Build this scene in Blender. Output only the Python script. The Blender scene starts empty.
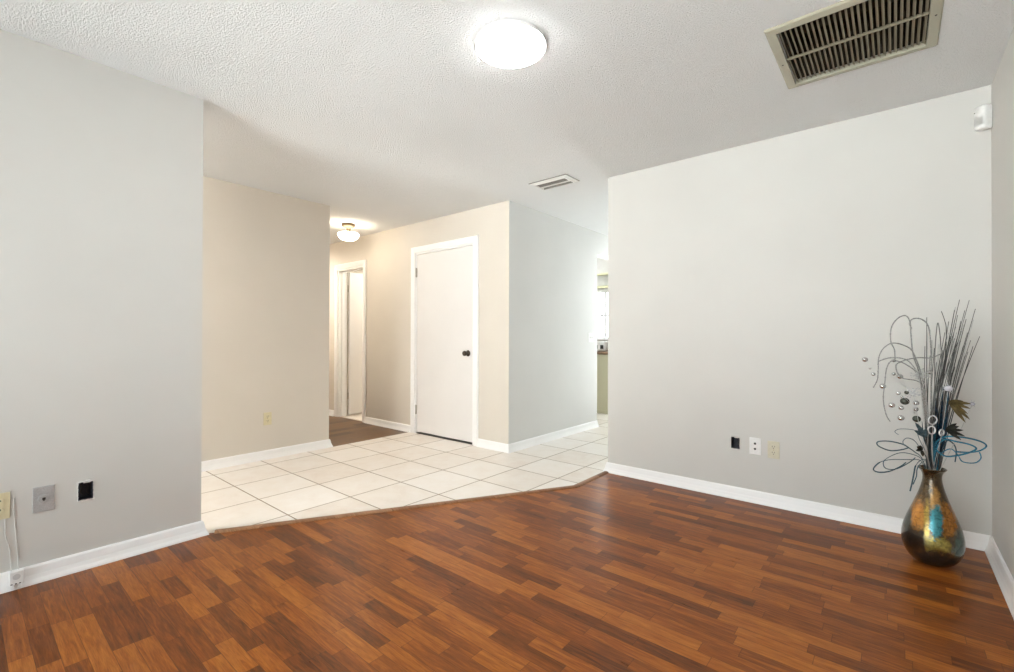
import bpy, bmesh, math, random
from mathutils import Vector, Matrix
PI = math.pi
scene = bpy.context.scene
C = scene.collection

# ------------------------------------------------------------------ camera
HC = 2.44                                   # ceiling height
cam_d = bpy.data.cameras.new('camera')
cam = bpy.data.objects.new('camera', cam_d); C.objects.link(cam)
cam_d.sensor_fit = 'HORIZONTAL'; cam_d.sensor_width = 36.0
cam_d.lens = 462.776 * 36.0 / 1014.0
cam_d.clip_start = 0.02
F_ = Vector((-0.64184101, 0.76682456, 0.00449646))
R_ = Vector((0.76683735, 0.64183556, 0.00275592))
U_ = R_.cross(F_)
M = Matrix(((R_.x, U_.x, -F_.x, 0), (R_.y, U_.y, -F_.y, 0), (R_.z, U_.z, -F_.z, 1.1049), (0, 0, 0, 1)))
cam.matrix_world = M
scene.camera = cam

# ------------------------------------------------------------------ daylight, exposure
scene.view_settings.view_transform = 'Standard'
scene.view_settings.look = 'None'
scene.view_settings.gamma = 1.0
scene.view_settings.use_curve_mapping = False
scene.view_settings.exposure = 0.05
world = bpy.data.worlds.new('sky'); scene.world = world
world.use_nodes = True
bg = world.node_tree.nodes['Background']
wt = world.node_tree                          # hazy bright sky; brighter lower half added as upward fill for the ceilings
tc = wt.nodes.new('ShaderNodeTexCoord'); sx = wt.nodes.new('ShaderNodeSeparateXYZ'); wr = wt.nodes.new('ShaderNodeValToRGB')
mp = wt.nodes.new('ShaderNodeMapRange'); mp.inputs[1].default_value = -1.0; mp.inputs[2].default_value = 1.0
wt.links.new(tc.outputs['Generated'], sx.inputs[0]); wt.links.new(sx.outputs[2], mp.inputs[0]); wt.links.new(mp.outputs[0], wr.inputs[0]); wt.links.new(wr.outputs[0], bg.inputs[0])
SKY, GROUND_FILL = (0.43, 0.455, 0.475, 1), (1.03, 1.05, 1.06, 1)
wr.color_ramp.elements[0].position = 0.46; wr.color_ramp.elements[0].color = GROUND_FILL
wr.color_ramp.elements[1].position = 0.52; wr.color_ramp.elements[1].color = SKY
bg.inputs[1].default_value = 13.0
try:
    scene.cycles.max_bounces = 14
    scene.cycles.diffuse_bounces = 8
    scene.cycles.transparent_max_bounces = 12
    scene.cycles.sample_clamp_indirect = 8.0
    scene.cycles.use_denoising = True
except Exception:
    pass

def portal(name, loc, rot, sx, sy):         # daylight sampling gate in a window opening
    l = bpy.data.lights.new(name, 'AREA'); l.shape = 'RECTANGLE'; l.size = sx; l.size_y = sy
    l.cycles.is_portal = True
    o = bpy.data.objects.new(name, l); C.objects.link(o); o.location = loc; o.rotation_euler = rot
    return o

# window openings (behind the camera, at the hallway's end, in the kitchen; entry and side ones added as fill)
WIN_FRONT = (-2.85, 0.25, 0.04, 2.25)      # x0 x1 z0 z1 in the wall y = -1.6
FILL_ENTRY = (-4.20, -3.70, 0.08, 2.18)      # added fill-light opening in the same wall, out of view
WIN_HALL = (-2.80, -1.88, 0.04, 2.20)       # in the wall y = 6.75
FILL_SIDE = (5.85, 6.45, 0.80, 1.90)          # added fill-light opening in the hallway's right wall, y0 y1 z0 z1, out of view
WIN_KIT = (-4.25, -3.16, 1.08, 1.90)
YS, YN, XBE0 = -1.6, 6.75, -1.8225
portal('daylight_portal_front', ((WIN_FRONT[0]+WIN_FRONT[1])/2, YS-0.13, 1.145), (PI/2, 0, PI), 3.1, 2.21)
portal('fill_portal_entry', (-3.95, YS-0.13, 1.13), (PI/2, 0, PI), 0.5, 2.1)
portal('daylight_portal_hall', (-2.34, YN+0.13, 1.12), (-PI/2, 0, PI), 0.92, 2.16)
portal('fill_portal_side', (XBE0+0.13, 6.15, 1.35), (0, PI/2, 0), 1.1, 0.6)
portal('daylight_portal_kitchen', (-3.705, YN+0.13, 1.48), (-PI/2, 0, PI), 1.09, 0.76)

# ------------------------------------------------------------------ node helper / materials
class NT:
    def __init__(s, name):
        s.m = bpy.data.materials.new(name); s.m.use_nodes = True
        s.t = s.m.node_tree; s.b = s.t.nodes['Principled BSDF']
    def n(s, typ, **kw):
        nd = s.t.nodes.new(typ)
        for k, v in kw.items(): setattr(nd, k, v)
        return nd
    def link(s, a, b): s.t.links.new(a, b)
    def put(s, sock, v):
        if isinstance(v, bpy.types.NodeSocket): s.link(v, sock)
        elif v is not None: sock.default_value = v
    def math(s, op, a, b=None, c=None):
        nd = s.n('ShaderNodeMath', operation=op)
        s.put(nd.inputs[0], a)
        if b is not None: s.put(nd.inputs[1], b)
        if c is not None: s.put(nd.inputs[2], c)
        return nd.outputs[0]
    def coords(s, kind='Object'):
        return s.n('ShaderNodeTexCoord').outputs[kind]
    def sep(s, v):
        nd = s.n('ShaderNodeSeparateXYZ'); s.link(v, nd.inputs[0]); return nd.outputs
    def comb(s, x, y, z=0.0):
        nd = s.n('ShaderNodeCombineXYZ'); s.put(nd.inputs[0], x); s.put(nd.inputs[1], y); s.put(nd.inputs[2], z); return nd.outputs[0]
    def white(s, v, dim='2D'):
        nd = s.n('ShaderNodeTexWhiteNoise', noise_dimensions=dim)
        s.put(nd.inputs['W'] if dim == '1D' else nd.inputs['Vector'], v); return nd.outputs['Value']
    def noise(s, v, scale, detail=2.0, rough=0.5, dist=0.0):
        nd = s.n('ShaderNodeTexNoise'); s.put(nd.inputs['Vector'], v)
        nd.inputs['Scale'].default_value = scale; nd.inputs['Detail'].default_value = detail
        nd.inputs['Roughness'].default_value = rough; nd.inputs['Distortion'].default_value = dist
        return nd.outputs['Fac']
    def ramp(s, f, stops, interp='LINEAR'):
        nd = s.n('ShaderNodeValToRGB'); cr = nd.color_ramp; cr.interpolation = interp
        while len(cr.elements) < len(stops): cr.elements.new(0.5)
        for e, (p, c) in zip(cr.elements, stops):
            e.position = p; e.color = (*c, 1) if len(c) == 3 else c
        s.put(nd.inputs[0], f); return nd.outputs[0]
    def mix(s, f, a, b, blend='MIX'):
        nd = s.n('ShaderNodeMix', data_type='RGBA', blend_type=blend)
        s.put(nd.inputs[0], f)
        for sock, v in ((nd.inputs[6], a), (nd.inputs[7], b)):
            if isinstance(v, tuple): v = (*v, 1) if len(v) == 3 else v
            s.put(sock, v)
        return nd.outputs[2]
    def bump(s, h, strength, dist):
        nd = s.n('ShaderNodeBump'); nd.inputs['Strength'].default_value = strength
        nd.inputs['Distance'].default_value = dist; s.link(h, nd.inputs['Height']); s.link(nd.outputs[0], s.b.inputs['Normal'])
    def set(s, **kw):
        for k, v in kw.items():
            if isinstance(v, tuple) and len(v) == 3: v = (*v, 1)
            s.put(s.b.inputs[k.replace('_', ' ')], v)
        return s.m

def paint(name, col, rough=0.55, bscale=220, bstr=0.08, bdist=0.001, var=0.02):
    t = NT(name); co = t.coords()
    f = t.noise(co, 2.2, 3)
    lo = tuple(c*(1-var) for c in col); hi = tuple(min(1, c*(1+var)) for c in col)
    t.set(Base_Color=t.ramp(f, [(0.3, lo), (0.7, hi)]), Roughness=rough)
    if bstr: t.bump(t.noise(co, bscale, 2), bstr, bdist)
    return t.m

def plain(name, col, rough=0.5, metal=0.0, var=0.04, scale=60, spec=0.5):
    t = NT(name); f = t.noise(t.coords(), scale, 2)
    lo = tuple(c*(1-var) for c in col); hi = tuple(min(1, c*(1+var)) for c in col)
    return t.set(Base_Color=t.ramp(f, [(0.3, lo), (0.7, hi)]), Roughness=rough, Metallic=metal, Specular_IOR_Level=spec)

def emit(name, col, strength, base=(0.9, 0.9, 0.9)):
    t = NT(name)
    lw = t.n('ShaderNodeLayerWeight'); lw.inputs[0].default_value = 0.3   # frosted glass: a little dimmer at grazing angles
    st = t.math('MULTIPLY', t.math('SUBTRACT', 1.0, t.math('MULTIPLY', lw.outputs['Facing'], 0.25)), strength)
    return t.set(Base_Color=base, Roughness=0.3, Emission_Color=col, Emission_Strength=st)

M_WALL = paint('wall_paint', (0.61, 0.602, 0.575), 0.6)
M_WALL_WARM = paint('entry_wall_beige', (0.655, 0.61, 0.545), 0.6)  # warmer beige than the main room's wall colour
M_WALL_LIT = paint('wall_paint_lit', (0.68, 0.685, 0.675), 0.6)  # main wall colour made paler, standing in for brighter light in the hallway
M_TRIM = paint('trim_paint', (0.90, 0.90, 0.90), 0.35, 120, 0.03, 0.0005)
M_DOOR = paint('door_paint', (0.77, 0.755, 0.745), 0.4, 90, 0.03, 0.0005)

def ceiling_mat():
    t = NT('popcorn_ceiling'); co = t.coords()
    a = t.noise(co, 125, 3, 0.65); b = t.noise(co, 280, 2, 0.6)
    h = t.math('ADD', t.math('MULTIPLY', t.math('POWER', a, 1.6), 1.0), t.math('MULTIPLY', b, 0.35))
    f = t.noise(co, 1.3, 3)
    t.set(Base_Color=t.ramp(f, [(0.3, (0.90, 0.905, 0.905)), (0.7, (0.925, 0.93, 0.93))]), Roughness=0.9, Specular_IOR_Level=0.1)
    t.bump(h, 1.0, 0.016)
    return t.m
M_CEIL = ceiling_mat()

def laminate(name, stops, roww, swap=False, l0=0.26, l1=0.30, rough=0.30):
    t = NT(name); x, y, z = t.sep(t.coords())
    u, v = (y, x) if swap else (x, y)
    vs = t.math('DIVIDE', v, roww)
    row = t.math('FLOOR', vs)
    r1 = t.white(row, '1D'); r2 = t.white(t.math('ADD', row, 57.31), '1D')
    L = t.math('MULTIPLY_ADD', r2, l1, l0)
    s_ = t.math('ADD', t.math('DIVIDE', u, L), t.math('MULTIPLY', r1, 9.0))
    colm = t.math('FLOOR', s_)
    rnd = t.white(t.comb(row, colm), '2D')
    rnd2 = t.white(t.comb(t.math('ADD', row, 31.7), t.math('ADD', colm, 11.3)), '2D')
    gv = t.comb(t.math('MULTIPLY_ADD', rnd2, 40.0, t.math('MULTIPLY', u, 5.0)), t.math('MULTIPLY', v, 55.0), rnd)
    g = t.noise(gv, 1.0, 5, 0.6, 1.2)
    gf = t.comb(t.math('MULTIPLY', u, 22.0), t.math('MULTIPLY', v, 420.0), rnd)
    g2 = t.noise(gf, 1.0, 3, 0.6)
    f = t.math('ADD', t.math('MULTIPLY', rnd, 0.64), t.math('MULTIPLY', t.math('SUBTRACT', g, 0.36), 1.25))
    colr = t.ramp(f, stops)
    colr = t.mix(0.45, colr, t.ramp(g2, [(0.35, (0.45, 0.42, 0.40)), (0.62, (1.0, 1.0, 1.0))]), 'MULTIPLY')
    fv = t.math('FRACT', vs); fu = t.math('FRACT', s_)
    ev = t.math('MULTIPLY', t.math('MINIMUM', fv, t.math('SUBTRACT', 1.0, fv)), roww)
    eu = t.math('MULTIPLY', t.math('MINIMUM', fu, t.math('SUBTRACT', 1.0, fu)), L)
    e = t.math('MINIMUM', ev, eu)
    seam = t.math('LESS_THAN', e, 0.0011)
    colr = t.mix(t.math('MULTIPLY', seam, 0.55), colr, (0.05, 0.018, 0.008))
    t.set(Base_Color=colr, Roughness=t.math('MULTIPLY_ADD', g, 0.12, rough-0.06), Specular_IOR_Level=0.17)
    hh = t.math('ADD', t.math('MULTIPLY', g2, 0.4), t.math('MULTIPLY', seam, -1.0))
    t.bump(hh, 0.12, 0.001)
    return t.m
M_FLOOR = laminate('cherry_laminate', [(0.05, (0.105, 0.031, 0.010)), (0.35, (0.205, 0.058, 0.012)), (0.6, (0.310, 0.092, 0.015)), (0.95, (0.46, 0.158, 0.025))], 0.0605, False, 0.22, 0.30)
M_HALLFLOOR = laminate('brown_hall_laminate', [(0.05, (0.052, 0.025, 0.011)), (0.5, (0.115, 0.057, 0.022)), (0.95, (0.20, 0.106, 0.043))], 0.12, True, 0.7, 0.5, 0.35)
M_STRIP = laminate('transition_strip_wood', [(0.05, (0.22, 0.105, 0.055)), (0.5, (0.32, 0.165, 0.09)), (0.95, (0.42, 0.23, 0.13))], 0.3, False, 1.2, 0.4, 0.4)

def tile_mat():
    t = NT('cream_floor_tile'); x, y, z = t.sep(t.coords())
    a = t.math('DIVIDE', t.math('ADD', x, 3.757), 0.43); b = t.math('DIVIDE', t.math('SUBTRACT', y, 1.34), 0.43)
    fa = t.math('FRACT', a); fb = t.math('FRACT', b)
    e = t.math('MULTIPLY', t.math('MINIMUM', t.math('MINIMUM', fa, t.math('SUBTRACT', 1.0, fa)), t.math('MINIMUM', fb, t.math('SUBTRACT', 1.0, fb))), 0.43)
    grout = t.math('LESS_THAN', e, 0.0042)
    rnd = t.white(t.comb(t.math('FLOOR', a), t.math('FLOOR', b)), '2D')
    n1 = t.noise(t.coords(), 7.0, 5, 0.6, 0.6); n2 = t.noise(t.coords(), 45, 3)
    f = t.math('ADD', t.math('MULTIPLY', rnd, 0.25), t.math('ADD', t.math('MULTIPLY', n1, 0.6), t.math('MULTIPLY', n2, 0.15)))
    c = t.ramp(f, [(0.28, (0.71, 0.635, 0.56)), (0.52, (0.79, 0.74, 0.68)), (0.75, (0.83, 0.80, 0.76))])
    c = t.mix(grout, c, (0.30, 0.235, 0.175))
    t.set(Base_Color=c, Roughness=t.math('MULTIPLY_ADD', grout, 0.5, 0.28), Specular_IOR_Level=0.4)
    soft = t.math('MINIMUM', t.math('DIVIDE', e, 0.008), 1.0)
    t.bump(soft, 0.4, 0.003)
    return t.m
M_TILE = tile_mat()

M_IVORY = plain('ivory_plastic', (0.66, 0.60, 0.40), 0.35)
M_IVORY_PALE = plain('pale_ivory_plastic', (0.62, 0.59, 0.46), 0.35)
M_WHITE = plain('white_plastic', (0.82, 0.82, 0.81), 0.35)
M_SLOT = plain('dark_slot', (0.03, 0.028, 0.025), 0.6)
M_STEEL = plain('brushed_steel', (0.46, 0.465, 0.47), 0.45, 0.3, 0.12, 250)
M_BRASS = plain('brass_screw', (0.45, 0.36, 0.18), 0.35, 0.9)
M_BOX = plain('navy_box_plastic', (0.018, 0.019, 0.03), 0.5, 0, 0.3)
M_PAPER = plain('torn_drywall_paper', (0.74, 0.72, 0.68), 0.9, 0, 0.12, 150)
M_BRONZE = plain('dark_bronze', (0.07, 0.052, 0.04), 0.32, 0.85, 0.2)
M_HINGE = plain('satin_nickel', (0.50, 0.47, 0.42), 0.4, 0.8)
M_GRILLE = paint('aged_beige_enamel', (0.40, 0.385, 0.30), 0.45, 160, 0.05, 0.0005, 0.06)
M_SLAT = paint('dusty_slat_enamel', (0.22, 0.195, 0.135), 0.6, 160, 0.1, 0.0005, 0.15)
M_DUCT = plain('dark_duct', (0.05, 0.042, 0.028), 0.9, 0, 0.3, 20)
M_VENTW = paint('white_vent_enamel', (0.78, 0.775, 0.75), 0.4, 160, 0.03, 0.0005)
M_VENTSL = plain('grey_vent_louvre', (0.22, 0.21, 0.19), 0.6, 0, 0.15, 60)
M_CAB = paint('olive_cream_cabinet_paint', (0.55, 0.53, 0.38), 0.5, 90, 0.04, 0.0005)
M_COUNTER = plain('brown_counter_edge', (0.20, 0.115, 0.06), 0.35, 0, 0.2, 30)
M_LAMP = emit('lit_frosted_diffuser', (0.98, 0.99, 1.0), 38.0)
M_HALLLAMP = emit('lit_warm_glass_bowl', (1.0, 0.88, 0.70), 26.0)
M_COOLFILL = emit('cool_fill_glow', (0.97, 0.99, 1.0), 55.0)  # glow of the added hallway and kitchen fill lamps
M_ENTRYFILL = emit('entry_fill_glow', (1.0, 0.94, 0.87), 240.0)  # glow of the added entry fill lamp
M_HALLFILL = emit('hall_fill_glow', (1.0, 0.91, 0.79), 160.0)  # glow of the added fill lamp down the hall
M_BATHLAMP = emit('lit_warm_globe', (1.0, 0.93, 0.80), 120.0)

def glass_mat():
    m = bpy.data.materials.new('window_glass'); m.use_nodes = True; t = m.node_tree
    for nd in list(t.nodes): t.nodes.remove(nd)
    o = t.nodes.new('ShaderNodeOutputMaterial'); mx = t.nodes.new('ShaderNodeMixShader')
    tr = t.nodes.new('ShaderNodeBsdfTransparent'); gl = t.nodes.new('ShaderNodeBsdfGlossy'); gl.inputs['Roughness'].default_value = 0.02
    fr = t.nodes.new('ShaderNodeFresnel'); fr.inputs[0].default_value = 1.45
    tr.inputs[0].default_value = (0.95, 0.97, 0.96, 1)
    t.links.new(fr.outputs[0], mx.inputs[0]); t.links.new(tr.outputs[0], mx.inputs[1]); t.links.new(gl.outputs[0], mx.inputs[2]); t.links.new(mx.outputs[0], o.inputs[0])
    return m
M_GLASS = glass_mat()

# ------------------------------------------------------------------ mesh helpers
def obj(name, bm, mat=None, parent=None, smooth=False, loc=None, rotz=None):
    bmesh.ops.recalc_face_normals(bm, faces=bm.faces[:])
    me = bpy.data.meshes.new(name); bm.to_mesh(me); bm.free()
    if mat: me.materials.append(mat)
    if smooth:
        for p in me.polygons: p.use_smooth = True
    o = bpy.data.objects.new(name, me); C.objects.link(o)
    if parent: o.parent = parent
    if loc: o.location = loc
    if rotz is not None: o.rotation_euler = (0, 0, rotz)
    return o

def thing(name, label, cat, loc=(0, 0, 0), rotz=0.0, group=None, kind=None):
    o = bpy.data.objects.new(name, None); C.objects.link(o); o.empty_display_size = 0.05
    o.location = loc; o.rotation_euler = (0, 0, rotz)
    if label: o['label'] = label
    if cat: o['category'] = cat
    if group: o['group'] = group
    if kind: o['kind'] = kind
    return o

def tag(o, label, cat, group=None, kind=None):
    o['label'] = label; o['category'] = cat
    if group: o['group'] = group
    if kind: o['kind'] = kind
    return o

def structure(o):
    o['kind'] = 'structure'; return o

def bx(bm, x0, x1, y0, y1, z0, z1, bev=0.0, seg=2):
    g = bmesh.ops.create_cube(bm, size=1.0)
    vs = g['verts']
    for v in vs:
        v.co = Vector(((x0+x1)/2 + v.co.x*(x1-x0), (y0+y1)/2 + v.co.y*(y1-y0), (z0+z1)/2 + v.co.z*(z1-z0)))
    if bev:
        es = list({e for v in vs for e in v.link_edges})
        bmesh.ops.bevel(bm, geom=es, offset=bev, segments=seg, affect='EDGES', profile=0.5)
    return bm

def box(*a, **k):
    return bx(bmesh.new(), *a, **k)

def cyl(bm, p, axis, r0, r1, h, seg=24):
    """cone frustum starting at p along axis"""
    axis = Vector(axis).normalized()
    g = bmesh.ops.create_cone(bm, cap_ends=True, segments=seg, radius1=r0, radius2=r1, depth=h)
    q = Vector((0, 0, 1)).rotation_difference(axis).to_matrix().to_4x4()
    q.translation = Vector(p) + axis*h/2
    bmesh.ops.transform(bm, matrix=q, verts=g['verts'])
    return bm

def lathe(bm, prof, seg=48, axis='Z', off=(0, 0, 0), cap0=False, cap1=False):
    rings = []
    for r, h in prof:
        ring = []
        for i in range(seg):
            a = 2*PI*i/seg
            c = (r*math.cos(a), r*math.sin(a), h) if axis == 'Z' else (r*math.cos(a), -h, r*math.sin(a))
            ring.append(bm.verts.new(Vector(c)+Vector(off)))
        rings.append(ring)
    for a, b in zip(rings, rings[1:]):
        for i in range(seg):
            bm.faces.new((a[i], a[(i+1) % seg], b[(i+1) % seg], b[i]))
    if cap0: bm.faces.new(rings[0])
    if cap1: bm.faces.new(rings[-1])
    return bm

def smooth_path(pts, n=6):
    P = [Vector(p) for p in pts]
    if len(P) < 3: return P
    out = []
    for i in range(len(P)-1):
        p0 = P[max(0, i-1)]; p1 = P[i]; p2 = P[i+1]; p3 = P[min(len(P)-1, i+2)]
        for k in range(n):
            s = k/n
            out.append(0.5*((2*p1) + (p2-p0)*s + (2*p0-5*p1+4*p2-p3)*s*s + (3*p1-p0-3*p2+p3)*s**3))
    out.append(P[-1]); return out

def tube(bm, pts, r0, r1=None, seg=6, n=6, smooth=True):
    P = smooth_path(pts, n) if smooth else [Vector(p) for p in pts]
    if r1 is None: r1 = r0
    prev = None; rings = []
    for i, p in enumerate(P):
        t = (P[min(i+1, len(P)-1)] - P[max(i-1, 0)])
        if t.length < 1e-9: t = Vector((0, 0, 1))
        t.normalize()
        if prev is None:
            a = Vector((0, 0, 1)) if abs(t.z) < 0.9 else Vector((1, 0, 0))
            n1 = t.cross(a).normalized()
        else:
            n1 = (prev - t*prev.dot(t))
            if n1.length < 1e-6: n1 = t.orthogonal()
            n1.normalize()
        prev = n1; n2 = t.cross(n1)
        r = r0 + (r1-r0)*i/max(1, len(P)-1)
        rings.append([bm.verts.new(p + n1*r*math.cos(2*PI*k/seg) + n2*r*math.sin(2*PI*k/seg)) for k in range(seg)])
    for a, b in zip(rings, rings[1:]):
        for k in range(seg):
            bm.faces.new((a[k], a[(k+1) % seg], b[(k+1) % seg], b[k]))
    bm.faces.new(rings[0]); bm.faces.new(rings[-1])
    return bm

def ball(bm, p, r, sx=1, sy=1, sz=1, sub=2):
    g = bmesh.ops.create_icosphere(bm, subdivisions=sub, radius=1.0)
    for v in g['verts']:
        v.co = Vector(p) + Vector((v.co.x*r*sx, v.co.y*r*sy, v.co.z*r*sz))
    return bm

def slab_holes(name, axis, c0, c1, u, v, holes, mat):
    """A wall / ceiling slab: thickness c0..c1 along axis, extents u, v in the other two axes, with rectangular through holes."""
    us = sorted({u[0], u[1], *[h[0] for h in holes], *[h[1] for h in holes]})
    vs = sorted({v[0], v[1], *[h[2] for h in holes], *[h[3] for h in holes]})
    us = [a for a in us if u[0] <= a <= u[1]]; vs = [a for a in vs if v[0] <= a <= v[1]]
    solid = {}
    for i in range(len(us)-1):
        for j in range(len(vs)-1):
            cu = (us[i]+us[i+1])/2; cv = (vs[j]+vs[j+1])/2
            solid[i, j] = not any(h[0] < cu < h[1] and h[2] < cv < h[3] for h in holes)
    bm = bmesh.new(); cache = {}
    def V(i, j, k):
        if (i, j, k) not in cache:
            c = (c0, c1)[k]; a, b = us[i], vs[j]
            cache[i, j, k] = bm.verts.new((c, a, b) if axis == 'x' else (a, c, b) if axis == 'y' else (a, b, c))
        return cache[i, j, k]
    for (i, j), s in solid.items():
        if not s: continue
        for k in (0, 1):
            bm.faces.new((V(i, j, k), V(i+1, j, k), V(i+1, j+1, k), V(i, j+1, k)))
        for di, dj, e in ((-1, 0, ((0, 0), (0, 1))), (1, 0, ((1, 0), (1, 1))), (0, -1, ((0, 0), (1, 0))), (0, 1, ((0, 1), (1, 1)))):
            if not solid.get((i+di, j+dj), False):
                (a, b), (c, d) = e
                bm.faces.new((V(i+a, j+b, 0), V(i+c, j+d, 0), V(i+c, j+d, 1), V(i+a, j+b, 1)))
    return structure(obj(name, bm, mat))

def prism(name, poly, z0, z1, mat):
    bm = bmesh.new()
    a = [bm.verts.new((x, y, z0)) for x, y in poly]; b = [bm.verts.new((x, y, z1)) for x, y in poly]
    bm.faces.new(a); bm.faces.new(b)
    for i in range(len(poly)):
        j = (i+1) % len(poly); bm.faces.new((a[i], a[j], b[j], b[i]))
    return structure(obj(name, bm, mat))

# ------------------------------------------------------------------ the room shell
XL, YLE = -2.9732, 0.8917        # left wall face and its free end
YB, XBE, XR = 3.4845, -1.8225, 0.391
XE, YEE = -4.3854, 2.4375        # entry wall
YD, XD = 3.4459, -2.8612         # door wall, hallway wall
T = 0.12
HOLE_L = (0.381, 0.436, 0.326, 0.412)
HOLE_B = (-0.874, -0.818, 0.342, 0.424)
GR = (-0.392, 0.113, 2.285, 2.805)          # return-air opening
SV = (-2.392, -2.082, 3.225, 3.368)         # supply opening

slab_holes('wall_left', 'x', XL-T, XL, (YS, YLE), (0, HC), [HOLE_L], M_WALL)
slab_holes('wall_back', 'y', YB, YB+T, (XBE, XR+T), (0, HC), [HOLE_B], M_WALL)
slab_holes('wall_right', 'x', XR, XR+T, (YS, YB), (0, HC), [], M_WALL)
slab_holes('wall_front', 'y', YS-T, YS, (-4.51, XR+T), (0, HC), [WIN_FRONT, FILL_ENTRY], M_WALL)
slab_holes('wall_entry', 'x', XE-T, XE, (YS, YEE), (0, HC), [], M_WALL_WARM)
slab_holes('wall_hall', 'y', YEE-T, YEE, (-7.12, XE-T), (0, HC), [], M_WALL_WARM)
slab_holes('wall_hall_end', 'x', -7.12, -7.0, (YEE, YD), (0, HC), [], M_WALL_WARM)
D1 = (-4.277, -3.330, 0.0, 2.090)
D2 = (-5.970, -5.345, 0.0, 2.055)
wd_ = slab_holes('wall_door', 'y', YD, YD+0.13, (-7.12, XD), (0, HC), [D1, D2], M_WALL_WARM)
wd_.data.materials.append(M_WALL_LIT)          # the corner: its end face carries the hallway's lightened colour
for p_ in wd_.data.polygons:
    if all(abs(wd_.data.vertices[i].co.x-XD) < 1e-5 for i in p_.vertices): p_.material_index = 1
slab_holes('wall_hallway', 'x', XD-T, XD, (YD+0.13, YN), (0, HC), [(5.18, 6.07, 0.0, 2.165)], M_WALL_LIT)
slab_holes('wall_hallway_right', 'x', XBE, XBE+T, (YB+T, YN), (0, HC), [FILL_SIDE], M_WALL)
slab_holes('wall_north', 'y', YN, YN+T, (-4.62, XBE+T), (0, HC), [WIN_HALL, WIN_KIT], M_WALL)
slab_holes('wall_kitchen_left', 'x', -4.62, -4.5, (5.12, YN), (0, HC), [], M_WALL)
slab_holes('wall_kitchen_front', 'y', 5.0, 5.12, (-6.72, XD-T), (0, HC), [], M_WALL)
slab_holes('wall_bathroom_left', 'x', -6.72, -6.6, (YD+0.13, 5.0), (0, HC), [], M_WALL_WARM)
slab_holes('wall_bathroom_right', 'x', -4.62, -4.5, (YD+0.13, 5.0), (0, HC), [], M_WALL_WARM)
slab_holes('ceiling', 'z', HC, HC+0.06, (-7.2, XR+T), (YS-T, YN+T), [GR, SV], M_CEIL)

SX0, SY0, SX1, SY1 = XL, 0.915, -1.8185, 2.966       # the slanted edge between wood and tile
prism('floor', [(XL, YS), (XR, YS), (XR, YB), (SX1, YB), (SX1, SY1), (SX0, SY0)], -0.05, 0.0, M_FLOOR)
prism('floor_tile', [(-4.37, YS), (XL, YS), (SX0, SY0), (SX1, SY1), (SX1, YN), (-4.5, YN), (-4.5, 5.0), (-4.36, 5.0), (-4.36, YD), (-4.36, YEE)], -0.05, 0.0, M_TILE)
prism('floor_hall', [(-7.0, YEE), (-4.36, YEE), (-4.36, YD), (-5.34, YD), (-5.34, YD+0.02), (-5.975, YD+0.02), (-5.975, YD), (-7.0, YD)], -0.05, 0.0, M_HALLFLOOR)
prism('floor_bathroom', [(-6.6, YD+0.02), (-4.5, YD+0.02), (-4.5, 5.0), (-6.6, 5.0)], -0.05, 0.0, M_TILE)

# baseboards: a moulded profile swept along each wall, mitred where walls meet
PROF = [(0, 0), (0.031, 0.0), (0.030, 0.007), (0.0225, 0.022), (0.0165, 0.040), (0.0135, 0.058), (0.011, 0.071), (0.006, 0.079), (0, 0.079)]
def baseboard(names, pts):
    """pts run with the room on the LEFT of the walking direction"""
    P = [Vector((x, y, 0)) for x, y in pts]
    nr = []
    for a, b in zip(P, P[1:]):
        d = (b-a).normalized(); nr.append(Vector((-d.y, d.x, 0)))
    mit = []
    for i in range(len(P)):
        if i == 0: mit.append(nr[0])
        elif i == len(P)-1: mit.append(nr[-1])
        else:
            s = nr[i-1]+nr[i]; mit.append(s/(s.dot(nr[i])))
    for i, nm in enumerate(names):
        if not nm: continue
        bm = bmesh.new(); rows = []
        for k in (i, i+1):
            rows.append([bm.verts.new(P[k] + mit[k]*d + Vector((0, 0, z))) for d, z in PROF])
        n = len(PROF)
        for j in range(n):
            bm.faces.new((rows[0][j], rows[0][(j+1) % n], rows[1][(j+1) % n], rows[1][j]))
        bm.faces.new(rows[0]); bm.faces.new(rows[1])
        structure(obj(nm, bm, M_TRIM))
CAS = 0.068
baseboard(['baseboard_right', 'baseboard_back', 'baseboard_hallway_right'], [(XR, YS), (XR, YB), (XBE, YB), (XBE, YN)])
baseboard(['baseboard_entry_side', 'baseboard_left_end', 'baseboard_left'], [(XL-T, YS), (XL-T, YLE), (XL, YLE), (XL, YS)])
baseboard(['baseboard_hall', 'baseboard_entry'], [(-7.0, YEE), (XE, YEE), (XE, YS)])
baseboard(['baseboard_hallway', 'baseboard_door_side'], [(XD, 5.18), (XD, YD), (D1[1]+CAS, YD)])
baseboard(['baseboard_door_left'], [(D1[0]-CAS, YD), (D2[1]+CAS, YD)])
baseboard(['baseboard_hall_end'], [(D2[0]-CAS, YD), (-7.0, YD)])

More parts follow.
